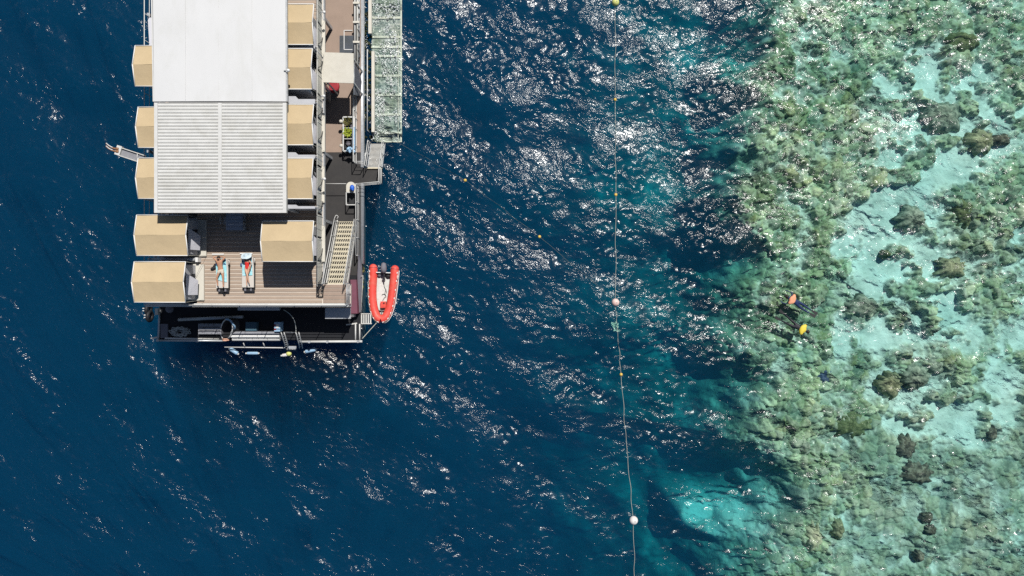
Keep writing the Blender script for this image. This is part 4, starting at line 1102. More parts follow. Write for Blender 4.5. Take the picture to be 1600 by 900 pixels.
# ------------------------------------------------------------------ left side: boom, panel, tube
bo = thing('boom_arm', 'grey trough shaped boom arm reaching out over the water on the left', 'boom', P(222, 246, 3.2))
zb = 3.3
e1, e0 = P(188, 237, zb), P(226, 249.5, zb); d = (e1 - e0).normalized(); s = Vector((-d.y, d.x, 0)); hw = .20
q = MB(); q.hexa([e0 - s * hw + Vector((0, 0, -.05)), e1 - s * hw + Vector((0, 0, -.05)), e1 + s * hw + Vector((0, 0, -.05)), e0 + s * hw + Vector((0, 0, -.05)), e0 - s * hw, e1 - s * hw, e1 + s * hw, e0 + s * hw]); q.build('trough', M['steel_grey'], bo)
for sg in (1, -1):
    q = MB(); q.beam(e0 + s * sg * (hw + .03) + Vector((0, 0, .03)), e1 + s * sg * (hw + .03) + Vector((0, 0, .03)), .05, .16); q.build('side_plate', M['steel_pale'], bo)
c = P(186, 235.5, zb); rot = Matrix.Rotation(math.atan2(d.y, d.x), 3, 'Z')
q = MB(); q.obox(c + Vector((0.02, 0, .03)), .30, .56, .2, rot); q.build('end_block', M['frame_white'], bo)
for sg in (1, -1):
    c2 = P(183.2, 235.2 - sg * 2.1, zb + .1); q = MB(); q.tube([c2 + Vector((.1, 0, .0)), c2 + Vector((-.06, .03, .02))], .085, 9); q.build('coupling', M['copper'], bo)
    off = -sg * 2.0
    q = MB(); q.tube(smooth_path([P(182.5, 235 + off, zb + .1), P(176, 233.2 + off, zb + .14), P(170.5, 230.5 + off * 1.1, zb + .05), P(166, 226.5 + off * 1.1, zb - .25)], 6), .048, 8); q.build('hose', M['copper'], bo)
    q = MB(); q.tube(smooth_path([P(176, 232.4 + off, zb + .18), P(170.5, 229.7 + off * 1.1, zb + .10), P(166, 225.8 + off * 1.1, zb - .2)], 6), .026, 6); q.build('hose_lining', M['trim'], bo)
q = MB(); q.tube([P(214.5, 240.5, zb + .14), P(214.5, 248.5, zb + .14)], .02, 5); q.build('strap', M['trim'], bo)
q = MB(); q.beam(e0 + Vector((0, 0, -.1)), (XD0 - .2, e0.y - .6, ZD - .36), .10, .10); q.build('mount', M['galv'], bo)
q = MB(); p = P(235, 51, 4.4); q.hexa([P(230.8, 27.5, 4.0), P(238.5, 27.5, 4.0), P(238.5, 73, 4.0), P(233.5, 73, 4.0), P(230.8, 27.5, 4.04), P(238.5, 27.5, 4.04), P(238.5, 73, 4.04), P(233.5, 73, 4.04)])
o = q.build('shade_sail', M['flap'], None, P(235, 51, 4.0)); tagp(o, 'narrow white canvas strip beside the white roof at the upper left', 'canvas')
tb = thing('stowed_awning', 'blue grey stowed awning tube lying between the two lower left tents', 'awning', P(310, 405, ZD))
q = MB(); q.tube([P(231, 404.5, ZD + .35), P(256, 404.5, ZD + .4), P(290, 404.8, ZD + .4), P(307, 405.5, ZD + .3)], [.05, .10, .13, .10], 10); q.build('tube', M['galv'], tb)
q = MB(); p = P(309.5, 406, ZD + .25); q.box(p.x - .07, p.x + .07, p.y - .13, p.y + .13, ZD + .003, ZD + .45); q.build('end_cap', M['trim'], tb)
for px in (275, 296):
    p = P(px, 405, ZD); q = MB(); q.box(p.x - .09, p.x + .09, p.y - .12, p.y + .12, ZD + .003 if px > 291 else ZD - .3, ZD + .27); q.build('support', M['galv'], tb)
# partition screens between the tents on the right
for k, (ya, yb, lab) in enumerate(((68.5, 75.5, 'grey screen between the two topmost right hand tents'), (150, 162, 'grey notched screen beside the seam of the two roofs'), (238, 247.5, 'grey notched screen between two tents beside the slatted roof'), (319.5, 326, 'narrow grey screen near the lower right corner of the slatted roof'))):
    zt = ZD + 1.9; a, c = P(446, yb, zt), P(495, ya, zt); t = thing('partition_screen', lab, 'screen', (a.x, (a.y + c.y) / 2, ZD), 'grey screens between the right hand tents')
    mid = a.x + (c.x - a.x) * .32; yc = (a.y + c.y) / 2; hy = (c.y - a.y) / 2
    q = MB(); q.prism([(a.x, yc - hy), (c.x - .1, yc - hy), (c.x - .1, yc + hy * .2), (mid + .15, yc + hy * .2), (mid, yc + hy), (a.x, yc + hy)], zt - .06, zt); q.build('top', M['canvas'], t)
    q = MB(); q.box(a.x + .1, c.x - .2, yc - .03, yc + .03, ZD + .004, zt - .063); q.build('panel', M['canvas'], t)
    q = MB(); q.tube([(a.x - .2, yc, zt - .1), (c.x + .05, yc, zt - .1)], .02, 6); q.build('rail', M['frame_white'], t)
# lamps
for (px, py, z, lab, zbse) in ((450.5, 110, 6.9, 'small white globe lamp on the edge of the white roof', 6.7), (506.5, 19, 4.8, 'small white globe lamp on the panelled railing near the top edge', 4.7), (506, 150, 4.8, 'small white globe lamp on the panelled railing beside the pale boards', 4.7), (507, 279.5, 4.8, 'small white globe lamp on the panelled railing across from the bin stand', 4.7)):
    p = P(px, py, z); t = thing('globe_lamp', lab, 'lamp', p, 'small white lamps on the deck edges')
    q = MB(); q.ball(p, .085, None, None, 12, 8); q.build('globe', M['trim'], t)
    q = MB(); q.tube([p - Vector((.085, 0, .01)), p - Vector((.25, 0, .06))], .025, 6); q.build('arm', M['galv'], t)

# ------------------------------------------------------------------ deck furniture
zt = ZD + .74
tb = thing('deck_table', 'blue grey table in the shade of the slatted roof', 'table', P(367, 346, ZD))
a, c = P(353, 360, zt), P(379.5, 331, zt)
for k in range(5):
    y0 = a.y + (c.y - a.y) * k / 5; q = MB(); q.box(a.x, c.x, y0 + .008, y0 + (c.y - a.y) / 5 - .008, zt - .03, zt); q.build('top_slat', M['glass_grey'], tb)
for x in (a.x + .06, c.x - .06):
    for y in (a.y + .06, c.y - .06): q = MB(); q.box(x - .025, x + .025, y - .025, y + .025, ZD + .003, zt - .031); q.build('leg', M['galv'], tb)
def chair(px, py, face, lab):
    p = P(px, py, ZD + .45); p.z = ZD; t = thing('deck_chair', lab, 'chair', p, 'grey chairs at the shaded table')
    s = face
    q = MB(); q.box(p.x - .2, p.x + .2, p.y - .21, p.y + .21, ZD + .43, ZD + .46); q.build('seat', M['galv'], t)
    q = MB(); n = 7; q.tube([(p.x - s * (.22 + .05 * math.sin(math.pi * i / n)), p.y - .22 + .44 * i / n, ZD + .80) for i in range(n + 1)], .022, 6); q.build('back_rail', M['galv'], t)
    for yy in (-.12, .0, .12): q = MB(); q.box(p.x - s * .25 - .012, p.x - s * .25 + .012, p.y + yy - .02, p.y + yy + .02, ZD + .461, ZD + .78); q.build('back_slat', M['galv'], t)
    for xx in (-.17, .17):
        for yy in (-.18, .18): q = MB(); q.tube([(p.x + xx, p.y + yy, ZD + .003), (p.x + xx, p.y + yy, ZD + .429)], .016, 5); q.build('leg', M['galv'], t)
chair(355, 345, 1, 'grey chair tucked under the left side of the shaded table')
chair(378, 340, -1, 'grey chair at the right side of the shaded table, nearer the roof')
chair(378, 354, -1, 'grey chair at the right side of the shaded table, nearer the loungers')
# ------------------------------------------------------------------ inflatable boat
def rib():
    z = .30
    t = thing('inflatable_boat', 'orange red inflatable boat with pale floor moored beside the pontoon', 'boat', P(598, 460, 0))
    def chain(pts): return smooth_path([P(px, py, zz) for px, py, zz in pts], 5)
    rad = .265
    port = [(583.6, 412.5, z), (583.3, 417, z), (583.2, 424, z), (582.6, 440, z), (581.8, 457, z), (582.6, 472, z + .02), (585.0, 486, z + .06), (589.5, 495.5, z + .12), (595.6, 499.3, z + .15)]
    star = [(617.6, 414.5, z), (617.2, 419, z), (616.6, 426, z), (615.2, 442, z), (613.0, 459, z), (610.6, 474, z + .02), (606.8, 487, z + .06), (602.0, 496, z + .12), (595.6, 499.3, z + .15)]
    for pts in (port, star):
        pp = chain(pts); n = len(pp); rr = [rad] * n
        for i, f in enumerate((.12, .42, .62, .77, .88, .95, .985)): rr[i] = rad * f
        q = MB(); q.tube(pp, rr, 16); o = q.build('tube', M['orange_tube'], t)
        q = MB()                                                     # rubbing strake on the outside
        cpt = P(598, 455, z)
        out = []
        for i in range(8, n - 1):
            d = (pp[i + 1] - pp[i - 1]).normalized(); s = Vector((-d.y, d.x, 0)); s = s if (pp[i] - cpt).dot(s) > 0 else -s
            out.append(pp[i] + s * rad * 1.0 + Vector((0, 0, -.02)))
        q.tube(out, .035, 6); q.build('strake', M['trim'], o)
        q = MB()                                                     # grab line in scallops
        gl = []
        for i in range(9, n - 2):
            d = (pp[i + 1] - pp[i - 1]).normalized(); s = Vector((-d.y, d.x, 0)); s = s if (pp[i] - cpt).dot(s) > 0 else -s
            gl.append(pp[i] + s * rad * (.86 if i % 4 else .70) + Vector((0, 0, rad * (.55 if i % 4 else .74))))
        q.tube(gl, .014, 5); q.build('grab_line', M['rope'], o)
        for i in range(10, n - 2, 4):
            d = (pp[i + 1] - pp[i - 1]).normalized(); s = Vector((-d.y, d.x, 0)); s = s if (pp[i] - cpt).dot(s) > 0 else -s
            q = MB(); q.obox(pp[i] + s * rad * .72 + Vector((0, 0, rad * .72)), .10, .05, .03, Matrix.Rotation(math.atan2(d.y, d.x), 3, 'Z')); q.build('line_patch', M['trim'], o)
        q = MB(); i = 6; d = (pp[i + 1] - pp[i - 1]).normalized(); s = Vector((-d.y, d.x, 0))
        ringp = [pp[i] + (s * math.cos(a) + Vector((0, 0, 1)) * math.sin(a)) * rr[i] * 1.01 for a in np.linspace(0, 6.283, 17)[:-1]]
        q.tube(ringp, .012, 5, closed=True); q.build('seam', M['maroon'], o)
    for (px, py, s) in ((577.6, 433, 0), (621.3, 434, 1)):
        q = MB(); p = P(px, py, z + .12); q.ball(p, .06, .18, .16, 10, 8); q.build('patch', M['tube_pale'], t)
    # floor
    q = MB(); fl = [(589, 426), (610, 426.5), (609, 441), (606.4, 459), (603.6, 474), (600, 487), (596, 493), (592.5, 487), (589, 474), (588, 459), (588.4, 441)]
    q.prism([tuple(P(x, y, .16)[:2]) for x, y in fl], .10, .16); q.build('floor', M['floor_grey'], t)
    # transom
    q = MB(); q.beam(P(588.6, 425.6, .34), P(611, 426.4, .34), .05, .42); q.build('transom', M['trim'], t)
    # outboard motor
    e = thing('x', None, None, (0, 0, 0)); bpy.data.objects.remove(e)
    c = P(599.6, 418.5, .62)
    q = MB(); q.tube([c + Vector((0, .30, -.05)), c + Vector((0, .26, 0)), c + Vector((0, .08, .05)), c + Vector((0, -.12, .05)), c + Vector((0, -.26, 0)), c + Vector((0, -.30, -.06))], [.05, .14, .19, .19, .14, .06], 12); m_ = q.build('outboard_motor', M['slate'], t)
    q = MB(); q.tube([c + Vector((0, 0, -.12)), c + Vector((0, .04, -.95))], [.10, .06], 10); q.build('leg', M['black'], m_)
    q = MB(); q.tube([c + Vector((0, -.25, 0)), c + Vector((.03, -.52, .02)), c + Vector((.06, -.74, .03))], [.035, .03, .035], 8); q.build('tiller', M['black'], m_)
    q = MB(); q.obox(c + Vector((0, -.30, -.2)), .24, .12, .2); q.build('clamp', M['black'], m_)
    # dark gear by the transom
    for (px, py, sx, sy, rot, nm) in ((593.5, 429.5, .30, .24, .3, 'bag'), (606.5, 430.5, .34, .30, -.4, 'bag'), (599.5, 437, .16, .2, .8, 'bag')):
        q = MB(); q.ball(P(px, py, .26), sx / 2 * 1.15, sy / 2 * 1.15, .12, 10, 7, Matrix.Rotation(rot, 3, 'Z')); q.build(nm, M['slate'] if px < 600 else M['black'], t)
    for pts in (((600, 441), (600.5, 448), (603, 453), (604, 458)), ((596.5, 461), (600, 459.5), (603, 463), (600, 466), (598, 470)), ((603, 452), (601.5, 458), (602.4, 461))):
        q = MB(); q.tube(smooth_path([P(a, b_, .20) for a, b_ in pts], 5), .015, 5); q.build('fuel_hose', M['black'], t)
    # anchor at the bow
    q = MB(); q.beam(P(591.5, 485.6, .24), P(602, 486.2, .24), .07, .04); q.build('anchor_stock', M['black'], t)
    q = MB(); q.beam(P(597, 485, .25), P(595.8, 491, .28), .05, .04); q.build('anchor_shank', M['hull'], t)
    # nose patches
    for (px, py) in ((585.5, 492), (605.5, 491.5)):
        q = MB(); q.ball(P(px, py, .34), .16, .19, .15, 10, 7, Matrix.Rotation(.6 if px < 595 else -.6, 3, 'Z')); q.build('bow_patch', M['tube_pale'], t)
    return t
rib()
p = P(599, 476, .3); t = thing('fuel_tank', 'red fuel tank on the pale floor of the inflatable boat', 'tank', (p.x, p.y, .16))
q = MB(); q.obox((p.x, p.y, .28), .34, .40, .22); q.obox((p.x, p.y + .01, .405), .26, .30, .03); q.build('body', M['orange_tube'], t)
q = MB(); q.tube([(p.x + .06, p.y + .1, .42), (p.x + .06, p.y + .1, .46)], .05, 8); q.build('cap', M['black'], t)
q = MB(); q.beam((p.x - .12, p.y - .23, .3), (p.x + .14, p.y - .23, .3), .05, .06); q.build('strap', M['black'], t)
q = MB(); q.tube(smooth_path([P(593, 499, .45), P(586, 507, .5), P(576, 518, .7), P(566, 529, .95)], 5), .022, 6); o = q.build('mooring_line', M['rope'], None, P(593, 499, .45)); tagp(o, 'pale mooring line from the boat bow to the pontoon corner', 'rope')

# ------------------------------------------------------------------ buoy lines
def sag_line(a, c, n=26, seed=0, amp=.035):
    a = Vector(a); c = Vector(c); d = c - a; s = Vector((-d.y, d.x, 0)).normalized(); r_ = random.Random(seed); ph = r_.random() * 6
    return [a + d * i / n + s * amp * math.sin(math.pi * i / n) * math.sin(i * .5 + ph) + Vector((0, 0, .10 + .04 * math.sin(i * .9 + ph))) for i in range(n + 1)]
def line(pxs, lab, seed, rad=.013, dz=0.0, mt='rope'):
    pts = []
    for (a, c) in zip(pxs[:-1], pxs[1:]):
        seg = sag_line(P(*a), P(*c), 26, seed + len(pts)); pts += seg if not pts else seg[1:]
    q = MB(); q.tube([p + Vector((0, 0, dz)) for p in pts], rad, 5); o = q.build('buoy_line', M[mt], None, P(*pxs[0])); tagp(o, lab, 'rope')
line([(961, -20), (961, 156), (962, 304), (961.3, 472), (964, 510), (970, 585), (979, 700), (989, 812), (992, 930)], 'long pale floating line running down past the white and yellow floats', 3)
line([(622, 222), (727, 281.5), (843, 369.5), (961, 470)], 'thin diagonal floating line from the swim platform to the pink buoy', 9, .010, -.2, 'rope_dark')
def buoy(px, py, rad, mat, lab, group, zc=None):
    p = P(px, py, .05); t = thing('buoy', lab, 'buoy', p, group); zc = rad * .45 if zc is None else zc
    q = MB(); q.ball(p + Vector((0, 0, zc)), rad, None, rad * .97, 22, 14); q.build('ball', mat, t)
    q = MB(); m_ = [p + Vector((.05 + rad * .12 * math.cos(a), rad * .12 * math.sin(a), zc + rad * .98)) for a in np.linspace(0, 6.283, 11)[:-1]]; q.tube(m_, rad * .05, 5, closed=True); q.build('ring', M['rope_grey'], t)
big, small = 'large round buoys on the long line', 'small yellow floats on the lines'
buoy(961.3, 472.5, .245, M['buoy_pink'], 'large faded pink buoy where the two floating lines meet', big)
buoy(989.5, 812, .27, M['buoy_white'], 'large white buoy on the long line near the bottom edge', big)
buoy(961.3, 5, .235, M['buoy_lime'], 'large faded lime yellow buoy at the top edge', big)
for px, py, lab in ((961, 156, 'small yellow float on the long line, between the lime buoy and the next float'), (962, 304.5, 'small yellow float on the long line, next above the pink buoy'), (970.3, 585, 'small yellow float on the long line, between the pink and white buoys'),
                    (727, 282, 'small yellow float on the diagonal line, nearer the swim platform'), (843, 370, 'small yellow float on the diagonal line, nearer the pink buoy')):
    buoy(px, py, .10, M['buoy_yellow'], lab, small, .05)
q = MB(); p0 = P(962, 511, -.12)
for k in range(26):
    u = k / 25; c = P(957 + 9 * u + random.uniform(-2, 2), 505 + 10 * u + random.uniform(-3.5, 3.5), -.12); d = Vector((random.uniform(-.2, .2), random.uniform(-.2, .2), 0)); s = Vector((-d.y, d.x, 0)) * .3
    q.add([c, c + d * .5 + s + Vector((0, 0, .05)), c + d, c + d * .5 - s + Vector((0, 0, .02))], [(0, 1, 2, 3)])
o = q.build('tangled_net', M['net'], None, p0); tagp(o, 'pale green scrap of net tangled on the long floating line', 'net')

# ------------------------------------------------------------------ people
def skin_mesh(name, verts, edges, radii, mat, parent=None, loc=(0, 0, 0), sub=2, root=0):
    """one continuous skin from a joint skeleton; verts in world space, stored relative to loc"""
    me = bpy.data.meshes.new(name); lc = Vector(loc)
    me.from_pydata([tuple(Vector(v) - lc) for v in verts], edges, [])
    o = bpy.data.objects.new(name, me); COL.objects.link(o)
    md = o.modifiers.new('skin', 'SKIN'); md.use_smooth_shade = True
    sv = me.skin_vertices[0].data
    for i, r_ in enumerate(radii): sv[i].radius = (r_, r_) if not hasattr(r_, '__len__') else r_
    for i in range(len(verts)): sv[i].use_root = (i == root)
    ms = o.modifiers.new('sub', 'SUBSURF'); ms.levels = sub; ms.render_levels = sub
    dg = bpy.context.evaluated_depsgraph_get(); dg.update()
    m2 = bpy.data.meshes.new_from_object(o.evaluated_get(dg)); m2.name = name
    bpy.data.objects.remove(o); m2.materials.clear(); m2.materials.append(mat)
    for p_ in m2.polygons: p_.use_smooth = True
    r = link_mesh(name, m2, parent)
    if parent is None: r.location = loc
    return r

class Skel:
    def __init__(s): s.v = []; s.e = []; s.r = []
    def pt(s, p, r, par=None):
        s.v.append(Vector(p)); s.r.append(r); i = len(s.v) - 1
        if par is not None: s.e.append((par, i))
        return i
    def chain(s, par, pts):
        for p, r in pts: par = s.pt(p, r, par)
        return par

def hand(sk, wrist, d, side, up, k=1.0):
    """palm with five fingers continuing from a wrist joint"""
    d = Vector(d).normalized(); up = Vector(up).normalized(); s = d.cross(up).normalized() * side; w = sk.v[wrist]
    palm = sk.pt(w + d * .07 * k, (.030 * k, .016 * k), wrist)
    for j, (off, ln) in enumerate(((-.033, .070), (-.011, .080), (.011, .075), (.032, .058))):
        b_ = sk.pt(w + d * .10 * k + s * off * k, .009 * k, palm)
        m_ = sk.pt(w + d * (.10 + ln * .55) * k + s * off * 1.15 * k - up * .008 * k, .0085 * k, b_)
        sk.pt(w + d * (.10 + ln) * k + s * off * 1.2 * k - up * .028 * k, .0075 * k, m_)
    th = sk.pt(w + d * .035 * k - s * .035 * k, .011 * k, wrist)
    sk.pt(w + d * .085 * k - s * .065 * k - up * .012 * k, .009 * k, th)

def face(t, hc, up_dir, f, skin, k=1.0):
    """head details on a head centred at hc, crown towards up_dir, looking along f"""
    up_dir = Vector(up_dir).normalized(); f = Vector(f).normalized(); s = up_dir.cross(f)
    q = MB(); q.ball(hc + f * .105 * k - up_dir * .01, .016, .016, .03, 8, 6); q.build('nose', skin, t)
    for sg in (1, -1):
        q = MB(); q.ball(hc + f * .088 * k + s * sg * .033 + up_dir * .02, .013, None, None, 8, 6); q.build('eye', M['hair'], t)
        q = MB(); q.ball(hc + s * sg * .078 * k, .014, .028, .03, 8, 6); q.build('ear', skin, t)
    q = MB(); q.ball(hc + f * .092 * k - up_dir * .052, .026, .012, .008, 8, 6); q.build('mouth', M['swim_red'] if skin is M['skin_pale'] else M['maroon'], t)

ZS = ZD + .33                                    # lounger top
def lounger(px0, px1, py0, py1, lab):
    a, c = P(px0, py1, ZS), P(px1, py0, ZS); t = thing('sun_lounger', lab, 'sun lounger', ((a.x + c.x) / 2, (a.y + c.y) / 2, ZD), 'sun loungers on the open deck')
    q = MB(); g = [[(a.x + (c.x - a.x) * u, a.y + (c.y - a.y) * v, ZS + .02 * math.sin(math.pi * u) + (.10 * max(0, v - .66) / .34)) for v in np.linspace(0, 1, 13)] for u in np.linspace(0, 1, 5)]
    q.sheet(g, .07); q.build('cushion', M['cushion'], t)
    for x in (a.x - .012, c.x + .012):
        q = MB(); q.beam((x, a.y, ZS - .10), (x, c.y, ZS - .10), .04, .07); q.build('side_rail', M['black'] if x > a.x else M['slate'], t)
    for x in (a.x + .05, c.x - .05):
        for y in (a.y + .12, c.y - .25): q = MB(); q.box(x - .025, x + .025, y - .025, y + .025, ZD + .004, ZS - .14); q.build('leg', M['black'], t)
    # black footrest bar beyond the cushion
    q = MB(); q.box(a.x + .05, c.x - .02, a.y - .24, a.y - .01, ZS - .20, ZS - .12); q.build('foot_bar', M['black'], t)
    for x in (a.x + .14, c.x - .2):
        q = MB(); q.box(x - .05, x + .05, a.y - .2, a.y - .06, ZS - .119, ZS - .10); q.build('foot_pad', M['slate'], t)
    q = MB(); q.tube([(c.x + .02, c.y - .35, ZS + .02), (c.x + .09, c.y - .16, ZS + .06), (c.x + .06, c.y - .04, ZS + .08)], .035, 6); q.build('arm', M['cushion'], t)
    return t
lounger(337.5, 356.5, 405, 450, 'sun lounger under the man, left of the two on the open deck')
lounger(378.2, 396.5, 402, 449, 'sun lounger under the woman in red, right of the two on the open deck')
for (px, py, w_, lab) in ((341, 397.2, .68, 'thin white slat on the deck above the head of the man'), (385, 396.2, .72, 'thin white slat on the deck above the head of the woman')):
    p = P(px, py, ZD); q = MB(); q.box(p.x - w_ / 2, p.x + w_ / 2, p.y - .035, p.y + .035, ZD + .006, ZD + .05); o = q.build('white_slat', M['trim'], None, p); tagp(o, lab, 'slat')

def cloth_on(px_pts, z, mat, nm, lab, cat, amp=.02, nx=8, ny=16):
    """a towel laid over a quadrilateral of pixels (tl, tr, br, bl)"""
    tl, tr, br, bl = [P(x, y, z) for x, y in px_pts]; g = []
    for i in range(nx + 1):
        row = []
        for j in range(ny + 1):
            u, v = i / nx, j / ny; p = tl.lerp(tr, u).lerp(bl.lerp(br, u), v); p = p.copy()
            n_ = fbm(np.array([p.x * 4]), np.array([p.y * 4]), 3, 8)[0]
            p.z = z + amp * n_ + .02 * math.sin(math.pi * u) + max(0, (.33 - v) / .33) * .08; p.x += .03 * (n_ - .5); row.append(tuple(p))
        g.append(row)
    q = MB(); q.sheet([r_[::-1] for r_ in g], .008); o = q.build(nm, mat, None, tl.lerp(br, .5)); tagp(o, lab, cat); return o
cloth_on([(337, 404), (353.5, 404), (354.5, 441), (338.5, 437)], ZS + .03, M['towel_blue'], 'towel', 'aqua and white beach towel under the man on the left lounger', 'towel')
cloth_on([(378.5, 403), (394, 404), (394.5, 430), (379, 431)], ZS + .03, M['towel_blue'], 'towel', 'aqua beach towel under the woman on the right lounger', 'towel')
p = P(334.3, 419, ZD); q = MB(); q.ball(p + Vector((0, 0, .07)), .19, .10, .07, 10, 7, Matrix.Rotation(.5, 3, 'Z')); q.ball(p + Vector((.07, .10, .08)), .10, .07, .07, 8, 6); o = q.build('dark_bag', M['black'], None, p); tagp(o, 'small dark bag on the deck left of the man', 'bag')
p = P(351, 459, ZD); q = MB(); q.beam(p + Vector((0, .14, .05)), p + Vector((0, -.04, .05)), .07, .05); q.ball(p + Vector((0, -.05, .05)), .08, .06, .04, 8, 5); o = q.build('black_sandal', M['black'], None, p); tagp(o, 'black sandal at the foot of the left lounger', 'sandal')
for k, (px, py, lab) in enumerate(((377.6, 414, 'dark sandal left of the right lounger'),)):
    p = P(px, py, ZD); q = MB(); q.ball(p + Vector((0, 0, .04)), .07, .13, .04, 9, 6); o = q.build('sandal', M['towel_navy'], None, p); tagp(o, lab, 'sandal')

def Z3(px, py, dz): return P(px, py, ZS + .10 + dz)
# the man: on his back, hands behind his head, legs apart
def man():
    sk = Skel()
    pel = sk.pt(Z3(345.0, 421.8, .08), (.155, .10))
    waist = sk.pt(Z3(344.2, 417.0, .10), (.145, .095), pel); chest = sk.pt(Z3(343.2, 411.5, .14), (.175, .11), waist); ush = sk.pt(Z3(342.6, 408.0, .17), (.15, .085), chest)
    nk = sk.pt(Z3(342.0, 406.2, .20), .06, ush); hd0 = sk.pt(Z3(341.6, 404.8, .23), .085, nk); hd = sk.pt(Z3(341.3, 402.9, .25), .095, hd0); sk.pt(Z3(341.2, 401.9, .25), .08, hd)
    for sg, sh, el, wr in ((-1, (338.6, 407.4), (332.6, 402.0), (338.2, 401.0)), (1, (346.8, 407.2), (352.2, 402.6), (345.2, 400.8))):
        a = sk.pt(Z3(*sh, .17), .062, ush); b_ = sk.pt(Z3(sh[0] * .5 + el[0] * .5, sh[1] * .5 + el[1] * .5, .19), .054, a); e = sk.pt(Z3(*el, .22), .044, b_)
        f = sk.pt(Z3(el[0] * .5 + wr[0] * .5, el[1] * .5 + wr[1] * .5, .20), .040, e); w = sk.pt(Z3(*wr, .17), .028, f)
        hand(sk, w, Vector((-sg, -.15, 0)), sg, (0, 0, 1))
    for hp, kn, an, toe in (((342.4, 423.6), (338.8, 434.2), (339.6, 443.6), (340.4, 446.4)), ((347.4, 423.8), (348.6, 435.0), (348.9, 445.6), (348.6, 448.6))):
        h_ = sk.pt(Z3(*hp, .07), .092, pel); m_ = sk.pt(Z3((hp[0] + kn[0]) / 2, (hp[1] + kn[1]) / 2, .09), .080, h_); k_ = sk.pt(Z3(*kn, .09), .056, m_)
        c_ = sk.pt(Z3(kn[0] * .65 + an[0] * .35, kn[1] * .65 + an[1] * .35, .06), .057, k_); a = sk.pt(Z3(*an, .05), .036, c_)
        hl = sk.pt(Z3(an[0], an[1] + .6, .06), .036, a); sk.pt(Z3(toe[0], toe[1] - .6, .13), (.040, .026), hl); sk.pt(Z3(*toe, .17), (.038, .016), len(sk.v) - 1)
    t = skin_mesh('person', sk.v, sk.e, sk.r, M['skin_tan'], None, Z3(344, 422, 0))
    tagp(t, 'man in pale shorts sunbathing on his back with hands behind his head', 'person')
    sh = Skel(); a = sh.pt(Z3(344.7, 419.4, .09), (.165, .112)); b_ = sh.pt(Z3(345.0, 421.8, .085), (.172, .115), a)
    for hp, kn in (((342.4, 423.6), (338.8, 434.2)), ((347.4, 423.8), (348.6, 435.0))):
        h_ = sh.pt(Z3(*hp, .075), .108, b_); sh.pt(Z3(hp[0] * .55 + kn[0] * .45, hp[1] * .55 + kn[1] * .45, .092), .102, h_)
    skin_mesh('shorts', sh.v, sh.e, sh.r, M['shorts'], t, Z3(344, 422, 0))
    hc = Z3(341.4, 403.4, .25); 
    off = t.location
    hr = MB(); m_ = Matrix.Identity(3); hr.ball(hc + Vector((0, .045, -.012)), .104, .085, .105, 14, 10); hr.build('hair', M['hair'], t)
    br = MB(); br.ball(hc + Vector((0, -.075, .035)), .062, .045, .055, 12, 8); br.build('beard', M['hair'], t)
    face(t, hc, (0, 1, 0), (0, 0, 1), M['skin_tan'])
man()
cloth_on([(336.6, 407.5), (340.6, 408.5), (341.2, 414.0), (337.4, 415.0)], ZS + .055, M['towel_navy'], 'navy_cloth', 'navy corner of cloth under the right arm of the man', 'cloth', nx=4, ny=5)
cloth_on([(346.8, 407.8), (352.4, 405.0), (353.2, 413.8), (347.4, 413.2)], ZS + .055, M['towel_navy'], 'navy_cloth', 'navy corner of cloth under the left arm of the man', 'cloth', nx=4, ny=5)

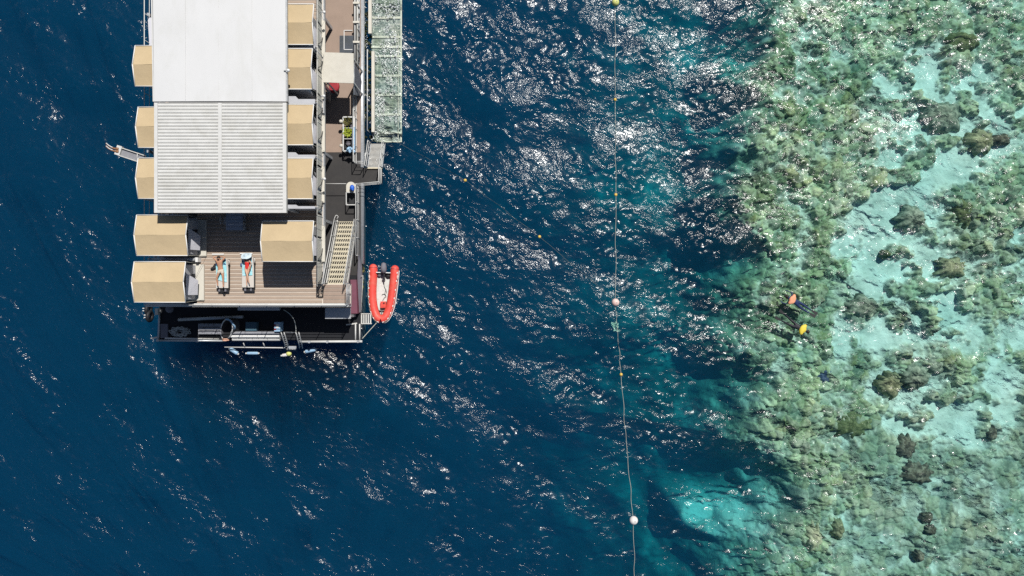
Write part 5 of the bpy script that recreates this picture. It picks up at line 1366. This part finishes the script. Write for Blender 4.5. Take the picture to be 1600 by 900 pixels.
def woman():
    sk = Skel()
    pel = sk.pt(Z3(386.4, 418.6, .08), (.145, .10)); waist = sk.pt(Z3(386.2, 414.2, .10), (.112, .085), pel); chest = sk.pt(Z3(385.8, 409.6, .14), (.135, .10), waist); ush = sk.pt(Z3(385.6, 406.8, .16), (.115, .07), chest)
    nk = sk.pt(Z3(385.2, 405.2, .20), .05, ush); h0 = sk.pt(Z3(385.0, 403.8, .23), .08, nk); h1 = sk.pt(Z3(384.8, 402.2, .25), .088, h0); sk.pt(Z3(384.7, 401.3, .25), .075, h1)
    for sg, sh, el, wr in ((-1, (382.2, 407.2), (378.6, 403.4), (382.0, 400.0)), (1, (388.8, 406.8), (392.6, 411.0), (390.8, 417.6))):
        a = sk.pt(Z3(*sh, .16), .05, ush); b_ = sk.pt(Z3((sh[0] + el[0]) / 2, (sh[1] + el[1]) / 2, .16), .044, a); e = sk.pt(Z3(*el, .16), .037, b_)
        f = sk.pt(Z3((el[0] + wr[0]) / 2, (el[1] + wr[1]) / 2, .16), .034, e); w = sk.pt(Z3(*wr, .16), .024, f)
        hand(sk, w, Vector((.5, .8, 0)) if sg < 0 else Vector((-.4, -1, 0)), sg, (0, 0, 1), .9)
    for hp, kn, an, toe, lift in (((383.8, 420.4), (386.6, 430.6), (388.6, 439.6), (389.4, 442.2), .12), ((389.0, 420.4), (385.6, 431.8), (385.4, 443.2), (385.6, 446.2), .02)):
        h_ = sk.pt(Z3(*hp, .07), .086, pel); m_ = sk.pt(Z3((hp[0] + kn[0]) / 2, (hp[1] + kn[1]) / 2, .08 + lift * .5), .074, h_); k_ = sk.pt(Z3(*kn, .08 + lift), .052, m_)
        c_ = sk.pt(Z3(kn[0] * .65 + an[0] * .35, kn[1] * .65 + an[1] * .35, .06 + lift), .050, k_); a = sk.pt(Z3(*an, .05 + lift), .032, c_)
        hl = sk.pt(Z3(an[0], an[1] + .5, .06 + lift), .032, a); sk.pt(Z3(toe[0], toe[1] - .6, .11 + lift), (.034, .022), hl); sk.pt(Z3(*toe, .14 + lift), (.032, .014), len(sk.v) - 1)
    loc = Z3(386, 420, 0)
    t = skin_mesh('person', sk.v, sk.e, sk.r, M['skin_pale'], None, loc); tagp(t, 'woman in a red swimsuit and pale sun hat lying with crossed legs', 'person')
    su = Skel(); a = su.pt(Z3(385.7, 407.7, .155), (.118, .078)); b_ = su.pt(Z3(385.8, 409.6, .145), (.145, .112), a); c_ = su.pt(Z3(386.2, 414.2, .105), (.122, .096), b_); d_ = su.pt(Z3(386.4, 418.6, .085), (.156, .110), c_); su.pt(Z3(386.4, 421.0, .08), (.085, .09), d_)
    skin_mesh('swimsuit', su.v, su.e, su.r, M['swim_red'], t, loc)
    for x0, x1 in ((383.6, 383.4), (387.4, 387.6)):
        q = MB(); q.tube([Z3(x0, 408.2, .25), Z3(x1, 406.6, .245), Z3(x1, 405.8, .20)], .012, 5); q.build('strap', M['swim_red'], t)
    hc = Z3(384.9, 402.8, .25)
    face(t, hc, (0, 1, 0), (0, 0, 1), M['skin_pale'])
    q = MB(); q.ball(hc + Vector((0, .02, -.03)), .105, .10, .10, 14, 10); q.build('hair', M['hair'], t)
    # floppy hat drawn over the top of the head
    q = MB(); c = hc + Vector((0, .115, .02)); n = 22; rim = []; rim2 = []
    ax_ = Vector((0, .75, .66)).normalized(); ux = Vector((1, 0, 0)); uy = ax_.cross(ux)
    prof = [(.30, -.01), (.22, .0), (.125, .015), (.115, .06), (.08, .10), (.02, .115)]
    vs = []
    for (r_, h_) in prof:
        for i in range(n):
            a = 2 * math.pi * i / n; w_ = (.018 * math.sin(3 * a) + .012 * math.sin(7 * a)) * (r_ / .3) ** 2; vs.append(c + (ux * math.cos(a) + uy * math.sin(a)) * r_ + ax_ * (h_ + w_))
    q.add(vs, [(j * n + i, j * n + (i + 1) % n, (j + 1) * n + (i + 1) % n, (j + 1) * n + i) for j in range(len(prof) - 1) for i in range(n)] + [[(len(prof) - 1) * n + i for i in range(n)]], True); q.build('sun_hat', M['hat'], t)
woman()
cloth_on([(377.2, 400.5), (381.4, 401.8), (381.8, 409.0), (378.4, 410.0)], ZS + .06, M['towel_navy'], 'navy_cloth', 'navy cloth on the right lounger under the raised arm of the woman', 'cloth', nx=4, ny=5)
cloth_on([(390.2, 400.2), (394.8, 401.0), (395.2, 409.5), (391.4, 410.5)], ZS + .045, M['hat'], 'pale_cloth', 'pale blue crumpled cloth beside the head of the woman', 'cloth', nx=4, ny=5)

# snorkellers lie face down in the water; heading runs from feet to head
def snorkeller(px, py, ang, suit, vest, vest_len, lab, bend=(0.0, 0.0), ymir=1, legs=((-1, 0.03, .0), (1, .12, .05)), fins=M['black']):
    o = P(px, py, .13); ca, sa = math.cos(R(ang)), math.sin(R(ang))
    def L(x, y, z=0.0): return Vector((o.x + x * ca - y * sa, o.y + x * sa + y * ca, o.z + z))       # x: towards the head
    sk = Skel()
    pel = sk.pt(L(0, 0, -.03), (.18, .12)); wa = sk.pt(L(.20, 0, -.01), (.17, .12), pel); ch = sk.pt(L(.40, 0, 0), (.165, .115), wa); us = sk.pt(L(.54, 0, .0), (.14, .09), ch)
    nk = sk.pt(L(.63, .01, .01), .06, us); h0 = sk.pt(L(.71, .015, .02), .088, nk); h1 = sk.pt(L(.80, .02, .02), .10, h0); sk.pt(L(.87, .02, .01), .08, h1)
    for sg, (ex, ey), (wx, wy) in ((1, (.52, .40), (.78, .46)), (-1, (.60, -.38), (.86, -.34))):
        a = sk.pt(L(.52, sg * .18, 0), .06, us); b_ = sk.pt(L((.52 + ex) / 2, (sg * .18 + ey) / 2, -.04), .052, a); e = sk.pt(L(ex, ey, -.08), .043, b_); f = sk.pt(L((ex + wx) / 2, (ey + wy) / 2, -.09), .038, e); w = sk.pt(L(wx, wy, -.10), .027, f)
        d = L(wx + .2, wy - sg * .05, 0) - L(wx, wy, 0); hand(sk, w, d, sg, (0, 0, 1))
    feet = []
    for sg, sp1, sp2 in legs:
        h_ = sk.pt(L(-.08, sg * .09, -.05), .105, pel); m_ = sk.pt(L(-.28, sg * (.11 + sp1 * .5), -.06), .095, h_); k_ = sk.pt(L(-.48, sg * (.11 + sp1), -.08), .072, m_)
        c_ = sk.pt(L(-.62, sg * (.11 + sp1 + sp2 * .3), -.07), .070, k_); a = sk.pt(L(-.88, sg * (.11 + sp1 + sp2), -.05), .048, c_); ft = sk.pt(L(-1.0, sg * (.11 + sp1 + sp2 * 1.2), -.03), (.05, .034), a); feet.append((sg, sp1, sp2))
    t = skin_mesh('person', sk.v, sk.e, sk.r, suit, None, o); tagp(t, lab, 'person', 'snorkellers over the reef edge')
    v = Skel(); a = v.pt(L(.50 - vest_len, 0, .05), (.15, .10)); b_ = v.pt(L(.50 - vest_len * .5, 0, .08), (.20, .14), a); c_ = v.pt(L(.52, 0, .08), (.18, .13), b_); v.pt(L(.62, 0, .06), (.13, .09), c_)
    for sg in (1, -1):
        e_ = v.pt(L(.44, sg * .26, .06), .13, b_); v.pt(L(.50, sg * .36, .05), .08, e_)
    skin_mesh('float_vest', v.v, v.e, v.r, vest, t, o)
    q = MB(); q.ball(L(.79, .02, .045), .112, .112, .09, 14, 10); q.build('hair', M['hair'], t)
    q = MB(); q.tube([L(.80, .13, -.04), L(.74, .14, .12), L(.70, .14, .26)], .016, 6); q.build('snorkel', M['vest_orange'] if vest is M['vest_yellow'] else M['black'], t)
    q = MB(); q.tube([L(.88, -.08, -.03), L(.92, .02, -.05), L(.88, .12, -.03)], .03, 6); q.build('mask', M['black'], t)
    for sg, sp1, sp2 in feet:
        y = sg * (.11 + sp1 + sp2 * 1.2); y2 = sg * (.11 + sp1 + sp2 * 1.8); q = MB()
        q.hexa([L(-1.02, y - .05, -.06), L(-1.42, y2 - .11, -.02), L(-1.42, y2 + .11, -.02), L(-1.02, y + .05, -.06), L(-1.02, y - .05, -.03), L(-1.42, y2 - .11, -.005), L(-1.42, y2 + .11, -.005), L(-1.02, y + .05, -.03)]); q.build('fin', fins, t)
    return t
snorkeller(1244.5, 509.5, -29, M['wetsuit'], M['vest_yellow'], .30, 'snorkeller in a yellow vest floating face down with dark legs and fins spread', legs=((-1, .02, .02), (1, .07, .10)))
snorkeller(1246.0, 473.5, 148, M['wetsuit_blue'], M['vest_orange'], .30, 'snorkeller in an orange vest floating face down over the coral in blue and black', legs=((-1, .0, -.02), (1, .02, .0)))

# ------------------------------------------------------------------ coral heads one can tell apart
def coral_mat(name, lo, mid, hi):
    m, nt = new_mat(name); L = nt.links.new
    out = N(nt, 'ShaderNodeOutputMaterial'); bs = N(nt, 'ShaderNodeBsdfPrincipled', i_Roughness=.95); bs.inputs['Specular IOR Level'].default_value = 0; L(bs.outputs[0], out.inputs[0])
    pos = N(nt, 'ShaderNodeNewGeometry').outputs['Position']
    n = N(nt, 'ShaderNodeTexNoise', i_Scale=3.2, i_Detail=6.0, i_Roughness=.7, i_Distortion=.6); L(pos, n.inputs['Vector'])
    L(ramp(nt, n.outputs['Fac'], [(.33, lo), (.5, mid), (.68, hi)]), bs.inputs['Base Color'])
    return m
CM = {'green': coral_mat('grey_green_coral', (.07, .09, .065), (.24, .27, .20), (.48, .49, .38)), 'olive': coral_mat('olive_coral', (.09, .095, .05), (.27, .27, .16), (.48, .46, .28)),
      'brown': coral_mat('dark_brown_coral', (.04, .036, .028), (.12, .105, .075), (.32, .30, .22)), 'blue': coral_mat('blue_coral', (.03, .05, .09), (.07, .10, .18), (.17, .21, .28)),
      'pale': coral_mat('pale_coral', (.30, .29, .18), (.48, .46, .30), (.62, .58, .40)), 'moss': coral_mat('mossy_coral', (.035, .05, .022), (.11, .135, .06), (.26, .27, .14))}
def coral(px, py, rx, ry, kind, lab, hgt=.55, zb=-1.25, lump=.55, seed=0):
    p = P(px, py, -1.3); kx = (H + 1.3) / F; rx *= kx; ry *= kx
    n, m_ = 64, 22; vs = []; th = np.linspace(0, 2 * math.pi, n, endpoint=False)
    U, T = np.meshgrid(np.linspace(0, 1, m_), th, indexing='ij')
    edge = 1 + U ** 2 * .60 * (fbm(np.cos(T) * 3.2 + seed * 3.1 + 5, np.sin(T) * 3.2 + 7, 4, seed, .6) - .5) * 2
    x = np.cos(T) * U * rx * edge; y = np.sin(T) * U * ry * edge
    f1, e1, c1 = worley((x + seed * 7.7) / .42, (y + 3) / .42, 60 + seed); f2, e2, c2 = worley((x + seed) / .17, y / .17, 80 + seed)
    dome = np.sqrt(np.clip(1 - U ** 2.6, 0, 1))
    z = dome * hgt * (1 - lump * .5 + lump * (np.sqrt(np.clip(1 - f1 ** 2, 0, 1)) - .3) + lump * .35 * (np.sqrt(np.clip(1 - f2 ** 2, 0, 1)) - .4))
    V = np.stack([x, y, z], -1).reshape(-1, 3); i = np.arange(m_ - 1)[:, None]; j = np.arange(n)[None, :]
    a = (i * n + j).ravel(); b_ = (i * n + (j + 1) % n).ravel(); Qd = np.stack([a, a + n, b_ + n, b_], 1)
    V[:, 2] = np.minimum(V[:, 2], -.30 - zb)
    me = np_mesh('coral_head', V, Qd[n:], CM[kind])
    bm = bmesh.new(); bm.from_mesh(me); bm.verts.ensure_lookup_table(); bm.faces.new([bm.verts[n + k] for k in range(n)]); bm.faces.new([bm.verts[(m_ - 1) * n + k] for k in range(n)][::-1])
    bmesh.ops.delete(bm, geom=[v for v in bm.verts if not v.link_faces], context='VERTS'); bmesh.ops.recalc_face_normals(bm, faces=bm.faces); bm.to_mesh(me); bm.free()
    for pl in me.polygons: pl.use_smooth = True
    o = link_mesh('coral_head', me); o.location = (p.x, p.y, zb); tagp(o, lab, 'coral', 'coral heads that stand out on the reef'); return o
CORALS = [(1422, 342, 24, 19, 'green', 'flat topped grey green coral in the bright sand above the snorkellers'),
          (1385, 600, 19, 20, 'olive', 'olive round coral atop the lower sand patch, left of a pair'),
          (1424, 588, 25, 24, 'green', 'round grey green coral atop the lower sand patch, right of a pair'),
          (1455, 570, 18, 16, 'green', 'grey green coral just above and right of the round pair'),
          (1500, 333, 22, 22, 'moss', 'mossy yellow green coral in the upper sand channel'),
          (1410, 697, 16, 19, 'brown', 'dark brown coral below the lower sand patch, upper of two'),
          (1426, 738, 26, 17, 'brown', 'wide dark brown coral below the lower sand patch, lower of two'),
          (1284, 587, 15, 13, 'blue', 'deep blue coral on the reef below the yellow vested snorkeller'),
          (1325, 662, 32, 20, 'moss', 'mossy dark green coral left of the lower sand patch'),
          (1543, 676, 9, 14, 'brown', 'small dark brown coral at the right edge of the lower sand patch'),
          (1444, 806, 9, 9, 'brown', 'small dark round coral in the pale rubble, upper of two touching'),
          (1449, 825, 9, 8, 'brown', 'small dark round coral in the pale rubble, lower of two touching'),
          (1305, 822, 10, 16, 'olive', 'narrow golden olive coral in the rubble near the reef edge'),
          (1268, 836, 13, 22, 'pale', 'tall pale yellow coral block at the lower reef edge'),
          (1466, 184, 30, 26, 'green', 'large grey green coral between the upper sand patches'),
          (1527, 222, 22, 18, 'olive', 'olive coral at the right side of the upper sand patch'),
          (1557, 220, 18, 9, 'brown', 'dark slanting coral at the far right of the upper sand patch'),
          (1480, 418, 24, 16, 'olive', 'olive coral at the bottom of the upper sand channel'),
          (1345, 480, 24, 17, 'green', 'grey green coral right of the snorkellers'),
          (1379, 398, 7, 7, 'moss', 'tiny dark coral knob alone in the bright sand'),
          (1431, 866, 9, 9, 'brown', 'small dark coral near the bottom edge of the rubble'),
          (1590, 335, 16, 20, 'pale', 'pale yellow coral at the right picture edge'),
          (1500, 70, 26, 18, 'moss', 'mossy coral near the top edge, right of the sand channel')]
for k, (px, py, rx, ry, kind, lab) in enumerate(CORALS): coral(px, py, rx, ry, kind, lab, .62 if kind in ('green', 'olive', 'moss', 'pale') else .52, seed=k + 1)
